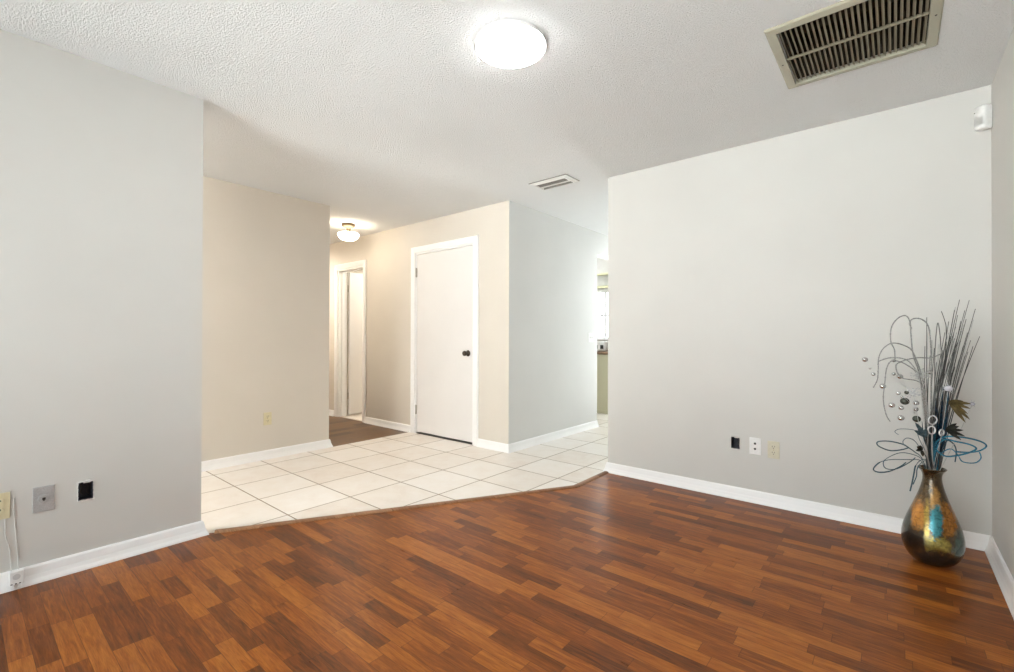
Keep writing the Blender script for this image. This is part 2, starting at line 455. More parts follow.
# wooden transition strip between laminate and tile: two lengths meeting at an obtuse corner
def strip(name, a, b, na, nb):
    prof = [(-0.026, 0.0), (-0.026, 0.003), (-0.016, 0.010), (0.0, 0.012), (0.012, 0.010), (0.021, 0.003), (0.021, 0.0)]
    bm = bmesh.new(); rows = []
    for p, n in ((a, na), (b, nb)):
        rows.append([bm.verts.new((p[0]+n[0]*d, p[1]+n[1]*d, z)) for d, z in prof])
    for j in range(len(prof)):
        k = (j+1) % len(prof); bm.faces.new((rows[0][j], rows[0][k], rows[1][k], rows[1][j]))
    bm.faces.new(rows[0]); bm.faces.new(rows[1])
    return structure(obj(name, bm, M_STRIP))
da = Vector((SX1-SX0, SY1-SY0)).normalized(); n1 = Vector((da.y, -da.x)); n2 = Vector((1, 0)); nm = (n1+n2)/((n1+n2).dot(n1))
strip('trim_1', (SX0+da.x*0.045, SY0+da.y*0.045), (SX1, SY1), n1, nm)
strip('trim_2', (SX1, SY1), (SX1, YB-0.031), nm, n2)

# ------------------------------------------------------------------ windows (front and hallway are out of view, entry and side are added fill, the kitchen one shows)
def window(name, w, y, mull, rails):
    x0, x1, z0, z1 = w
    t = thing(name, None, None, kind='structure')
    bm = bmesh.new(); f = 0.045
    bx(bm, x0, x0+f, y+0.02, y+0.09, z0, z1, 0.004); bx(bm, x1-f, x1, y+0.02, y+0.09, z0, z1, 0.004)
    bx(bm, x0+f, x1-f, y+0.02, y+0.09, z0, z0+f, 0.004); bx(bm, x0+f, x1-f, y+0.02, y+0.09, z1-f, z1, 0.004)
    for m in mull: bx(bm, m-0.018, m+0.018, y+0.03, y+0.08, z0+f, z1-f, 0.004)
    for r in rails: bx(bm, x0+f, x1-f, y+0.035, y+0.075, r-0.016, r+0.016, 0.004)
    structure(obj('window_frame', bm, M_TRIM, t))
    structure(obj('window_pane', box(x0+f*.6, x1-f*.6, y+0.053, y+0.057, z0+f*.6, z1-f*.6), M_GLASS, t))
    return t
window('window_1', WIN_FRONT, YS-T, [(WIN_FRONT[0]+WIN_FRONT[1])/2], [])
window('fill_window_entry', FILL_ENTRY, YS-T, [], [1.1])  # added, unseen window that brightens the entry
window('window_2', WIN_HALL, YN, [], [1.1])
t4 = thing('fill_window_side', None, None, kind='structure'); bm = bmesh.new(); y0, y1, z0, z1 = FILL_SIDE  # added, unseen window that fills the hallway wall with light
for a_, b_, c_, d_ in ((y0, y0+0.045, z0, z1), (y1-0.045, y1, z0, z1), (y0+0.045, y1-0.045, z0, z0+0.045), (y0+0.045, y1-0.045, z1-0.045, z1), (y0+0.045, y1-0.045, 1.33, 1.36)):
    bx(bm, XBE+0.03, XBE+0.10, a_, b_, c_, d_, 0.004)
structure(obj('window_frame', bm, M_TRIM, t4)); structure(obj('window_pane', box(XBE+0.063, XBE+0.067, y0+0.03, y1-0.03, z0+0.03, z1-0.03), M_GLASS, t4))  # frame and pane of the added side window
wk = window('window_3', WIN_KIT, YN, [-3.60], [1.48])
structure(obj('window_sill', box(WIN_KIT[0]-0.05, WIN_KIT[1]+0.05, YN-0.05, YN+0.02, 1.075, 1.10, 0.005), M_TRIM, wk))

# ------------------------------------------------------------------ doors
def casing(parent, d):
    x0, x1, _, z1 = d; c = CAS; y1 = YD; bm = bmesh.new()
    # moulded casing, mitred at the head: sweep a small profile up, across and down
    prof = [(0.0, 0.0), (0.0, 0.008), (0.006, 0.012), (0.022, 0.014), (0.050, 0.019), (0.062, 0.019), (c, 0.014), (c, 0.0)]
    path = [(x0, 0.0, -1, 0), (x0, z1, -1, 1), (x1, z1, 1, 1), (x1, 0.0, 1, 0)]
    rows = [[bm.verts.new((px+dx*d_, y1-t_, pz+dz*d_)) for d_, t_ in prof] for px, pz, dx, dz in path]
    for a, b in zip(rows, rows[1:]):
        for j in range(len(prof)):
            k = (j+1) % len(prof); bm.faces.new((a[j], a[k], b[k], b[j]))
    bm.faces.new(rows[0]); bm.faces.new(rows[-1])
    return structure(obj('casing', bm, M_TRIM, parent))
def jamb(parent, d, stop=True):
    x0, x1, _, z1 = d; j = 0.019; y0, y1 = YD, YD+0.13; bm = bmesh.new()
    bx(bm, x0, x0+j, y0, y1, 0, z1, 0.001, 1); bx(bm, x1-j, x1, y0, y1, 0, z1, 0.001, 1); bx(bm, x0+j, x1-j, y0, y1, z1-j, z1, 0.001, 1)
    if stop:
        bx(bm, x0+j, x0+j+0.011, y0+0.045, y0+0.08, 0, z1-j, 0.001, 1); bx(bm, x1-j-0.011, x1-j, y0+0.045, y0+0.08, 0, z1-j, 0.001, 1); bx(bm, x0+j, x1-j, y0+0.045, y0+0.08, z1-j-0.011, z1-j, 0.001, 1)
    return structure(obj('jamb', bm, M_TRIM, parent))
def hinge(parent, x, y, z, h=0.09):
    bm = bmesh.new()
    cyl(bm, (x, y, z-h/2), (0, 0, 1), 0.0075, 0.0075, h, 12)
    ball(bm, (x, y, z+h/2), 0.007, sub=1); ball(bm, (x, y, z-h/2), 0.007, sub=1)
    bx(bm, x-0.014, x+0.014, y+0.003, y+0.006, z-h/2, z+h/2)
    return structure(obj('hinge', bm, M_HINGE, parent))
d1 = thing('door_1', 'closed flat white door with a dark knob', None, kind='structure')
casing(d1, D1); jamb(d1, D1)
leaf = structure(obj('door_leaf', box(D1[0]+0.022, D1[1]-0.022, YD+0.003, YD+0.040, 0.022, D1[3]-0.023, 0.002, 2), M_DOOR, d1))
for z in (1.862, 0.275): hinge(d1, D1[0]+0.0205, YD-0.006, z, 0.10)
structure(obj('door_gap_shade', box(D1[0]+0.019, D1[1]-0.019, YD+0.001, YD+0.125, 0.0, 0.006, 0.001, 1), M_SLOT, d1))  # dark strip stands for the shade in the gap under the door
kn = bmesh.new(); kx, kz = D1[1]-0.022-0.062, 0.945
lathe(kn, [(0.0, 0.0), (0.031, 0.0), (0.033, 0.004), (0.028, 0.010), (0.013, 0.013), (0.011, 0.032), (0.017, 0.037), (0.0255, 0.046), (0.0275, 0.056), (0.024, 0.066), (0.012, 0.071), (0.0, 0.072)], 28, 'Y', (kx, YD+0.003, kz))
o = structure(obj('door_knob', kn, M_BRONZE, d1, True)); o['label'] = 'dark bronze round knob'
d2 = thing('door_2', 'doorway at the end of the hall with a white door standing open', None, kind='structure')
casing(d2, D2); jamb(d2, D2, True)
xl = D2[0]+0.026
lf = structure(obj('door_leaf', box(xl, xl+0.035, YD+0.143, YD+0.143+0.59, 0.02, 2.03, 0.002), M_DOOR, d2))
for z in (1.80, 0.28): hinge(d2, D2[0]+0.028, YD+0.136, z, 0.09)
kb = bmesh.new()
lathe(kb, [(0.0, 0.0), (0.030, 0.0), (0.027, 0.009), (0.012, 0.013), (0.011, 0.032), (0.025, 0.046), (0.026, 0.058), (0.012, 0.070), (0.0, 0.071)], 24)
bmesh.ops.transform(kb, matrix=Matrix.Translation((xl+0.035, YD+0.143+0.53, 0.95)) @ Matrix.Rotation(PI/2, 4, 'Y'), verts=kb.verts[:])
structure(obj('door_knob', kb, M_BRONZE, d2, True))

# ------------------------------------------------------------------ wall plates (built facing -y, then turned: 0 = back wall, +90 deg = left walls facing +x)
def faceplate(parent, mat, w=0.070, h=0.114, t=0.0055):
    return obj('faceplate', box(-w/2, w/2, -t, 0, -h/2, h/2, 0.0022, 3), mat, parent)
def screw(parent, z, y, mat, x=0.0):
    bm = bmesh.new(); cyl(bm, (x, y+0.0005, z), (0, -1, 0), 0.0036, 0.003, 0.0016, 14)
    bx(bm, x-0.0028, x+0.0028, y-0.0014, y-0.0010, z-0.0004, z+0.0004)
    return obj('screw', bm, mat, parent)
def duplex_outlet(label, loc, rz, pm, group='electrical outlets low on the walls'):
    t = thing('wall_outlet', label, 'outlet', loc, rz, group)
    faceplate(t, pm)
    for s in (-1, 1):
        zc = s*0.0195
        bm = bmesh.new()
        g = bmesh.ops.create_cone(bm, cap_ends=True, segments=28, radius1=0.0172, radius2=0.0168, depth=0.003)
        for v in g['verts']:
            x, y, z = v.co
            v.co = Vector((x, -0.0055-0.0012-z, zc + max(-0.0135, min(0.0135, y))))
        r = obj('receptacle', bm, pm, t)
        sb = bmesh.new()
        bx(sb, -0.0078, -0.0054, -0.0086, -0.0080, zc-0.001, zc+0.0085); bx(sb, 0.0054, 0.0078, -0.0086, -0.0080, zc+0.0005, zc+0.0085)
        cyl(sb, (0, -0.0080, zc-0.0075), (0, -1, 0), 0.0027, 0.0027, 0.0006, 12)
        so = obj('slots', sb, M_SLOT, r); so['label'] = 'dark plug slots'
    screw(t, 0, -0.0055, M_BRASS)
    return t
L90 = PI/2
duplex_outlet('ivory duplex outlet cut by the left edge of the photo, beside white cables', (XL, 0.1265, 0.369), L90, M_IVORY)
duplex_outlet('small ivory duplex outlet low on the warm entry wall past the tile', (XE, 1.838, 0.364), L90, M_IVORY)
duplex_outlet('pale beige duplex outlet on the back wall, right of the white plate', (-0.613, YB, 0.370), 0, M_IVORY_PALE)

def white_plate():
    t = thing('phone_wall_plate', 'white wall plate with two dark round holes on the back wall', 'wall plate', (-0.723, YB, 0.379), 0)
    faceplate(t, M_WHITE)
    for z in (0.017, -0.019):
        bm = bmesh.new(); cyl(bm, (0, -0.0055, z), (0, -1, 0), 0.0075, 0.0070, 0.0012, 20)
        o = obj('jack_hole', bm, M_SLOT, t); o['label'] = 'dark round jack hole'
    return t
white_plate()

def steel_plate():
    t = thing('metal_wall_plate', 'square grey metal plate with a central dark jack on the left wall', 'wall plate', (XL, 0.266, 0.3675), L90)
    faceplate(t, M_STEEL, 0.072, 0.114, 0.005)
    bm = bmesh.new(); lathe(bm, [(0.0, 0.005), (0.0205, 0.005), (0.0205, 0.0075), (0.018, 0.0085), (0.0, 0.0085)], 32, 'Y')
    c = obj('jack_collar', bm, M_STEEL, t)
    jb = bmesh.new(); bx(jb, -0.0055, 0.0055, -0.0095, -0.0084, -0.0035, 0.007); bx(jb, -0.003, 0.003, -0.0095, -0.0084, -0.0075, -0.0035)
    o = obj('jack_opening', jb, M_SLOT, c); o['label'] = 'dark jack opening'
    for z in (0.041, -0.041): screw(t, z, -0.005, M_STEEL)
    return t
steel_plate()

def open_box(label, loc, rz, w, h, seed):
    """electrical box let into a hole in the wall, open, with a torn plaster rim"""
    t = thing('open_junction_box', label, 'junction box', loc, rz, 'open junction boxes without cover plates')
    d = 0.062; k = 0.003; bm = bmesh.new()
    bx(bm, -w/2, w/2, d-k, d, -h/2, h/2)
    bx(bm, -w/2, -w/2+k, 0.001, d-k, -h/2, h/2); bx(bm, w/2-k, w/2, 0.001, d-k, -h/2, h/2)
    bx(bm, -w/2+k, w/2-k, 0.001, d-k, -h/2, -h/2+k); bx(bm, -w/2+k, w/2-k, 0.001, d-k, h/2-k, h/2)
    obj('box_shell', bm, M_BOX, t)
    for s in (-1, 1):                                   # mounting ears top and bottom
        bm = bmesh.new(); bx(bm, -0.012+0.004*s, 0.014+0.004*s, -0.0015, 0.012, s*(h/2)-0.007, s*(h/2)-0.0035, 0.001); obj('mounting_ear', bm, M_PAPER, t)
    rnd = random.Random(seed); bm = bmesh.new(); N = 56
    inner, outer, top = [], [], []
    for i in range(N):
        a = 2*PI*i/N; c, s = math.cos(a), math.sin(a); q = 1/max(abs(c)/(w/2), abs(s)/(h/2))
        f1 = 1.0 - rnd.uniform(0.0, 0.07); f2 = 1.05 + rnd.uniform(0.0, 0.15)
        inner.append(bm.verts.new((c*q*f1, -0.0030-rnd.uniform(0, 0.0025), s*q*f1)))
        top.append(bm.verts.new((c*q*(f1+f2)/2, -0.0028-rnd.uniform(0, 0.002), s*q*(f1+f2)/2)))
        outer.append(bm.verts.new((c*q*f2, -0.0002, s*q*f2)))
    for i in range(N):
        j = (i+1) % N
        bm.faces.new((inner[i], inner[j], top[j], top[i])); bm.faces.new((top[i], top[j], outer[j], outer[i]))
        bm.faces.new((inner[i], inner[j], outer[j], outer[i]))
    obj('torn_rim', bm, M_WALL, t)
    bm = bmesh.new()
    for q in range(2):
        xo = -0.012+0.022*q
        tube(bm, [(xo, d-k, 0.02), (xo+0.004, 0.040, 0.012), (xo-0.003, 0.028, -0.010), (xo+0.006, 0.030, -0.024)], 0.0021, seg=6)
    obj('wire_ends', bm, M_SLOT, t)
    return t
open_box('open dark junction box in the left wall with torn plaster rim', (XL, (HOLE_L[0]+HOLE_L[1])/2, (HOLE_L[2]+HOLE_L[3])/2), L90, HOLE_L[1]-HOLE_L[0], HOLE_L[3]-HOLE_L[2], 3)
open_box('open dark junction box in the back wall, left of the white plate', ((HOLE_B[0]+HOLE_B[1])/2, YB, (HOLE_B[2]+HOLE_B[3])/2), 0, HOLE_B[1]-HOLE_B[0], HOLE_B[3]-HOLE_B[2], 8)

def switch_plate():
    t = thing('light_switch', 'white double light switch near the end of the bright hallway wall', 'light switch', (XD, 5.02, 1.115), L90)
    faceplate(t, M_WHITE, 0.116, 0.114)
    for x in (-0.023, 0.023):
        bm = bmesh.new(); bx(bm, x-0.005, x+0.005, -0.0075, -0.0050, -0.012, 0.012, 0.0006, 1); o = obj('toggle_slot', bm, M_VENTSL, t)
        b2 = bmesh.new(); bx(b2, x-0.0038, x+0.0038, -0.018, -0.007, 0.0005, 0.009, 0.001, 1); obj('toggle', b2, M_WHITE, o)
        for z in (0.030, -0.030): screw(t, z, -0.0055, M_WHITE, x)
    return t
switch_plate()

# telephone junction on the left baseboard with its thin cables
def jack_box():
    t = thing('cable_jack_box', 'small white cable box fixed to the left baseboard under the cut outlet', 'jack box', (XL+0.0165, 0.180, 0.008), L90)
    obj('box_cover', box(-0.022, 0.022, -0.028, 0.0, 0.016, 0.076, 0.004, 3), M_WHITE, t)
    bm = bmesh.new(); lathe(bm, [(0.0, 0.028), (0.012, 0.028), (0.012, 0.0295), (0.0, 0.0298)], 20, 'Y', (0, 0, 0.052)); obj('round_cap', bm, M_VENTSL and plain('grey_cap', (0.60, 0.60, 0.60), 0.5), t)
    for x in (-0.011, 0.009):
        b = bmesh.new(); bx(b, x-0.006, x+0.006, -0.026, -0.012, 0.0, 0.018, 0.002, 2); bx(b, x-0.004, x+0.004, -0.0272, -0.0255, 0.004, 0.010)
        o = obj('plug', b, M_WHITE, t)
    b = bmesh.new(); bx(b, -0.018, -0.012, -0.0286, -0.0276, 0.021, 0.025); bx(b, -0.005, 0.001, -0.0286, -0.0276, 0.021, 0.025); bx(b, 0.008, 0.013, -0.0286, -0.0276, 0.021, 0.025)
    o = obj('port_slots', b, M_SLOT, t); o['label'] = 'dark port slots'
    return t
jack_box()
M_CABLE = plain('thin_white_cable', (0.66, 0.66, 0.64), 0.5)
for lab, y0, y1, top, bot in (('thin white cable down the left wall, nearer the outlet', 0.146, 0.165, 0.318, 0.084), ('thin white cable down the left wall, further from the outlet', 0.172, 0.187, 0.395, 0.084)):
    bm = bmesh.new(); x = XL+0.0032
    tube(bm, [(x, y0, top), (x, y0+0.002, top-0.08), (x, (y0+y1)/2+0.003, 0.19), (x+0.002, y1-0.001, 0.12), (XL+0.024, y1, bot)], 0.0016, seg=8)
    tag(obj('white_cable', bm, M_CABLE, None, True), lab, 'cable', 'white cables on the left wall')

# ------------------------------------------------------------------ motion sensor in the corner
def sensor():
    t = thing('motion_sensor', 'white motion sensor high up in the corner of the room', 'motion sensor', (XR-0.0335, YB-0.0335, 2.203), math.radians(-45))
    # local: -y faces into the room (towards -x,-y in the world), body width along x
    bm = bmesh.new(); prof = []
    W, D, Hh = 0.056, 0.040, 0.122
    n = 10; ring = [(-W/2, 0.018), (-W/2, -0.012)]
    for i in range(n+1):
        a = PI*i/n; ring.append((-W/2*math.cos(a)*0.96, -0.016-0.016*math.sin(a)))
    ring += [(W/2, -0.012), (W/2, 0.018)]
    lv = [(0.0, 0.86), (0.006, 0.97), (0.012, 1.0), (Hh-0.012, 1.0), (Hh-0.005, 0.96), (Hh, 0.85)]
    rows = [[bm.verts.new((x*s, (y-0.018)*s+0.018, z)) for x, y in ring] for z, s in lv]
    m = len(ring)
    for a, b in zip(rows, rows[1:]):
        for k in range(m): bm.faces.new((a[k], a[(k+1) % m], b[(k+1) % m], b[k]))
    bm.faces.new(rows[0]); bm.faces.new(rows[-1])
    obj('housing', bm, M_WHITE, t)
    b = bmesh.new(); rows = []
    for z in (0.022, 0.060):
        rows.append([b.verts.new((-0.0269*math.cos(PI*(0.2+0.6*i/n)), -0.0172-0.0160*math.sin(PI*(0.2+0.6*i/n)), z)) for i in range(n+1)])
    for k in range(n): b.faces.new((rows[0][k], rows[0][k+1], rows[1][k+1], rows[1][k]))
    bmesh.ops.solidify(b, geom=b.faces[:], thickness=0.002)
    obj('lens', b, plain('lens_white', (0.79, 0.79, 0.78), 0.35), t, False)
    b = bmesh.new(); ball(b, (-0.016, -0.0305, 0.090), 0.0032, 1, 0.6, 1, 1); o = obj('indicator', b, M_SLOT, t); o['label'] = 'dark indicator dot'
    obj('bracket', box(-0.012, 0.012, 0.018, 0.033, 0.010, 0.112, 0.002), M_WHITE, t)
    return t
sensor()

# ------------------------------------------------------------------ ceiling fittings
def ceiling_lamp():
    t = thing('ceiling_lamp', 'round white flush ceiling light, lit, in the middle of the room', 'ceiling light', (-1.331, 1.611, HC))
    bm = bmesh.new(); lathe(bm, [(0.0, 0.0), (0.158, 0.0), (0.1605, -0.003), (0.1605, -0.016), (0.158, -0.018), (0.0, -0.018)], 72); obj('base_ring', bm, M_WHITE, t, False)
    bm = bmesh.new(); lathe(bm, [(0.0005, -0.047), (0.05, -0.046), (0.095, -0.042), (0.128, -0.036), (0.148, -0.028), (0.1575, -0.0215), (0.1575, -0.0185), (0.0005, -0.0185)], 72, cap0=True, cap1=True)
    o = obj('diffuser', bm, M_LAMP, t, True); o['label'] = 'glowing white diffuser dome'
    return t
ceiling_lamp()
def hall_lamp():
    t = thing('ceiling_lamp', 'small hall ceiling light with a dark canopy and glowing glass bowl', 'ceiling light', (-4.917, 2.967, HC))
    bm = bmesh.new(); lathe(bm, [(0.0, 0.0), (0.076, 0.0), (0.079, -0.008), (0.074, -0.030), (0.052, -0.042), (0.026, -0.050), (0.020, -0.088), (0.026, -0.096), (0.0, -0.0965)], 40); o = obj('canopy', bm, plain('aged_brass_canopy', (0.10, 0.068, 0.036), 0.45, 0.5), t, True); o['label'] = 'dark brass canopy'
    bm = bmesh.new(); lathe(bm, [(0.0005, -0.196), (0.04, -0.193), (0.078, -0.181), (0.104, -0.160), (0.117, -0.137), (0.119, -0.122), (0.108, -0.110), (0.03, -0.096), (0.0005, -0.096)], 48, cap0=True, cap1=True); o = obj('glass_bowl', bm, M_HALLLAMP, t, True); o['label'] = 'glowing warm glass bowl'
    return t
hall_lamp()
def fill_lamp(label, loc, glow, drum=True):  # added lamps, out of view, that brighten the spaces around the corners
    t = thing('ceiling_lamp', label, 'ceiling light', loc)  # added fill lamp under the shared lamp name
    if not drum:
        bm = bmesh.new(); lathe(bm, [(0.0, 0.0), (0.14, 0.0), (0.14, -0.016), (0.0, -0.016)], 40); obj('base_ring', bm, M_WHITE, t)
        bm = bmesh.new(); lathe(bm, [(0.0005, -0.100), (0.06, -0.094), (0.105, -0.072), (0.128, -0.040), (0.130, -0.0165), (0.0005, -0.0165)], 40, cap0=True, cap1=True); obj('diffuser', bm, glow, t, True)
        return t
    bm = bmesh.new(); lathe(bm, [(0.0, 0.0), (0.15, 0.0), (0.15, -0.088), (0.140, -0.090), (0.138, -0.080), (0.0, -0.078)], 40); obj('drum', bm, M_WHITE, t)
    bm = bmesh.new(); lathe(bm, [(0.0005, -0.096), (0.06, -0.095), (0.110, -0.090), (0.134, -0.084), (0.134, -0.081), (0.0005, -0.081)], 40, cap0=True, cap1=True); obj('diffuser', bm, glow, t, True)
    return t
fill_lamp('added unseen warm fill lamp in the entry, round the corner of the left wall', (-3.70, -0.20, HC), M_ENTRYFILL, False)
fill_lamp('added white fill lamp in the hallway, unseen behind the back wall', (-2.20, 6.05, HC), M_COOLFILL)
fill_lamp('added warm fill lamp further down the hall, hidden by the entry wall', (-6.40, 2.72, HC), M_HALLFILL)
fill_lamp('added unseen white fill lamp in the kitchen, round the hallway corner', (-3.90, 6.05, HC), M_COOLFILL, False)
def bath_fill_lamp():  # unseen lamp added to light the room behind the open door
    t = thing('ceiling_lamp', 'unseen lit globe ceiling light added inside the room behind the open door', 'ceiling light', (-5.0, 4.4, HC))
    bm = bmesh.new(); lathe(bm, [(0.0, 0.0), (0.07, 0.0), (0.07, -0.02), (0.05, -0.03), (0.0, -0.03)], 32); obj('canopy', bm, M_BRONZE, t, True)  # canopy of the added lamp
    bm = bmesh.new(); ball(bm, (0, 0, -0.125), 0.105, sub=3); obj('globe', bm, M_BATHLAMP, t, True)
    return t
bath_fill_lamp()

def return_grille():
    t = thing('return_air_grille', 'large beige louvred return-air grille in the ceiling above the right side', 'air grille', (-0.1405, 2.5445, HC))
    w, h = 0.584, 0.602; iw, ih = 0.505, 0.520; bm = bmesh.new()
    # sloped picture-frame border: outer edge thin on the ceiling, inner edge lower
    prof = [(0.0, 0.0), (0.0, -0.004), (0.006, -0.010), (0.030, -0.013), (0.0395, -0.013), (0.0395, 0.012), (0.036, 0.012), (0.036, 0.0)]
    rows = []
    for sx, sy in ((-1, -1), (1, -1), (1, 1), (-1, 1)):
        rows.append([bm.verts.new((sx*(w/2-d), sy*(h/2-d*1.03), z)) for d, z in prof])
    for q in range(4):
        a, b = rows[q], rows[(q+1) % 4]
        for k in range(len(prof)): bm.faces.new((a[k], a[(k+1) % len(prof)], b[(k+1) % len(prof)], b[k]))
    obj('frame', bm, M_GRILLE, t)
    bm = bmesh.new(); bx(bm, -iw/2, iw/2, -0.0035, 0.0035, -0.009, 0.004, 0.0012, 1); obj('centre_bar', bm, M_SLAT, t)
    n = 26; pitch = iw/n; tilt = math.radians(45)
    for r in (0, 1):
        y0, y1 = ((-ih/2+0.001, -0.004), (0.004, ih/2-0.001))[r]
        for i in range(n):
            x = -iw/2 + pitch*(i+0.5); b = bmesh.new(); wd = 0.0145
            c, s = math.cos(tilt), math.sin(tilt)
            pr = [(-wd/2, 0.0007), (wd/2-0.003, 0.0007), (wd/2, 0.003), (wd/2+0.0012, 0.0022), (wd/2-0.002, -0.0007), (-wd/2, -0.0007)]
            fr = []
            for y in (y0, y1):
                fr.append([b.verts.new((x + p*c - q*s, y, 0.002 - (p*s + q*c))) for p, q in pr])
            for k in range(len(pr)): b.faces.new((fr[0][k], fr[0][(k+1) % len(pr)], fr[1][(k+1) % len(pr)], fr[1][k]))
            b.faces.new(fr[0]); b.faces.new(fr[1])
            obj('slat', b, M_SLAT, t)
    for x, y in ((-w/2+0.020, 0.02), (w/2-0.020, 0.02)):
        b = bmesh.new(); cyl(b, (x, y, -0.0125), (0, 0, -1), 0.004, 0.003, 0.002, 12); o = obj('screw', b, M_SLOT, t); o['label'] = 'dark screw head'
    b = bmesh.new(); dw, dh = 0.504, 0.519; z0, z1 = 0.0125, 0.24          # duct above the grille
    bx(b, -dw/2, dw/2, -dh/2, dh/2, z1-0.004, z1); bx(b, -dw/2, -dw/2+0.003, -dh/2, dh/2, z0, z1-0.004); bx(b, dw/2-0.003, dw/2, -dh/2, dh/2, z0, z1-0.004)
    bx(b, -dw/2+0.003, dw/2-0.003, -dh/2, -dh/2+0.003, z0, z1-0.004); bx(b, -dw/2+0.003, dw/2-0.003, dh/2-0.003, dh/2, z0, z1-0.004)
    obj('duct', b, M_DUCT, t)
    return t
return_grille()

def supply_register():
    t = thing('ceiling_vent', 'small white rectangular ceiling register near the hallway opening', 'air vent', (-2.235, 3.294, HC))
    w, h = 0.368, 0.212; iw, ih = 0.300, 0.138; bm = bmesh.new()
    px, py = (w-iw)/2, (h-ih)/2
    prof = [(0.0, 0.0), (0.0, -0.003), (0.10, -0.006), (0.55, -0.007), (0.72, -0.014), (1.0, -0.016), (1.0, 0.010), (0.93, 0.010), (0.93, 0.0)]
    rows = [[bm.verts.new((sx*(w/2-d*px), sy*(h/2-d*py), z)) for d, z in prof] for sx, sy in ((-1, -1), (1, -1), (1, 1), (-1, 1))]
    for q in range(4):
        a, b = rows[q], rows[(q+1) % 4]
        for k in range(len(prof)): bm.faces.new((a[k], a[(k+1) % len(prof)], b[(k+1) % len(prof)], b[k]))
    obj('frame', bm, M_VENTW, t)
    for i in range(4):                                   # dark angled louvres in the nearer half
        y = -ih/2 + 0.012 + 0.0185*i; b = bmesh.new()
        m = Matrix.Translation((0, y, -0.003)) @ Matrix.Rotation(math.radians(-58), 4, 'X')
        bx(b, -iw/2+0.001, iw/2-0.001, -0.010, 0.010, -0.0006, 0.0006)
        bmesh.ops.transform(b, matrix=m, verts=b.verts[:])
        obj('louvre', b, M_VENTSL, t)
    o = obj('damper_bar', box(-iw/2+0.001, iw/2-0.001, 0.012, 0.046, -0.008, 0.002, 0.002, 2), M_VENTW, t)
    o = obj('gap_shade', box(-iw/2+0.001, iw/2-0.001, 0.060, ih/2-0.001, -0.0155, 0.0100), M_VENTSL, t); o['label'] = 'dark strip standing for the shaded inner gap'  # dark strip put in for the shade of the far inner gap
    b = bmesh.new()
    bx(b, -w/2-0.006, w/2+0.006, -h/2-0.010, -h/2+0.004, -0.0036, -0.0002); bx(b, w/2-0.004, w/2+0.010, -h/2+0.004, h/2-0.004, -0.0026, -0.0002)
    o = obj('flange_shade', b, M_VENTSL, t); o['label'] = 'dark strip for the shadow at the frame edge'  # dark strips put in for the shadow line under the flange
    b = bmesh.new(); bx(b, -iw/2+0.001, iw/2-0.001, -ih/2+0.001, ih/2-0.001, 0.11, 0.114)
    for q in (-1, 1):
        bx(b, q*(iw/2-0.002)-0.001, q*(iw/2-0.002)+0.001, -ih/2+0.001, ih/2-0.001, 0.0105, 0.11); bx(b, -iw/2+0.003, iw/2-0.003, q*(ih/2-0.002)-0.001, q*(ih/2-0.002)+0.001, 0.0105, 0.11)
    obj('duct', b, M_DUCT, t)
    return t
supply_register()

# ------------------------------------------------------------------ kitchen seen through the opening
M_YELLOW = paint('pale_yellow_paint', (0.66, 0.65, 0.42), 0.6)
def kitchen():
    t = thing('base_cabinet', 'olive cream kitchen base cabinet seen through the hallway opening', 'cabinet', (-3.45, 6.12, 0))
    obj('carcass', box(-1.0, 0.44, 0.0, 0.61, 0.012, 0.868, 0.002, 1), M_CAB, t)
    obj('kick_rail', box(-1.0, 0.44, -0.006, 0.0, 0.0, 0.05, 0.001, 1), M_CAB, t)
    c = obj('countertop', box(-4.46, -2.99, 6.09, 6.735, 0.868, 0.905, 0.004, 2), M_COUNTER); tag(c, 'brown edged countertop lying on the olive cream kitchen cabinet', 'countertop')
    a = thing('kitchen_appliance', 'small white appliance with dark knobs on the brown kitchen counter', 'appliance', (-3.50, 6.38, 0.905))
    obj('housing', box(-0.17, 0.17, -0.10, 0.10, 0.008, 0.155, 0.02, 3), M_WHITE, a)
    for x in (-0.09, 0.02, 0.115):
        b = bmesh.new(); bx(b, x-0.028, x+0.022, -0.108, -0.099, 0.040, 0.10, 0.004, 2); obj('knob', b, M_SLOT, a)
    for x in (-0.14, 0.14):
        for y in (-0.07, 0.07): obj('foot', cyl(bmesh.new(), (x, y, 0), (0, 0, 1), 0.012, 0.012, 0.009, 12), M_SLOT, a)
    v = thing('window_valance', 'white valance with two pale yellow rails above the kitchen window', 'valance', (-3.705, YN-0.035, 1.86))
    for z in (0.055, 0.262):
        o = obj('rail', box(-0.66, 0.66, -0.030, 0.034, z, z+0.034, 0.003, 1), M_YELLOW, v); o['label'] = 'pale yellow rail'
    b = bmesh.new(); n = 60; rows = []
    for z in (-0.02, 0.10, 0.26):
        rows.append([b.verts.new((-0.62+1.24*i/n, 0.008+0.005*math.sin(i*1.35), z)) for i in range(n+1)])
    for r0, r1 in zip(rows, rows[1:]):
        for i in range(n): b.faces.new((r0[i], r0[i+1], r1[i+1], r1[i]))
    bmesh.ops.solidify(b, geom=b.faces[:], thickness=0.003)
    obj('fabric', b, paint('white_valance_fabric', (0.84, 0.84, 0.80), 0.9), v, True)
kitchen()

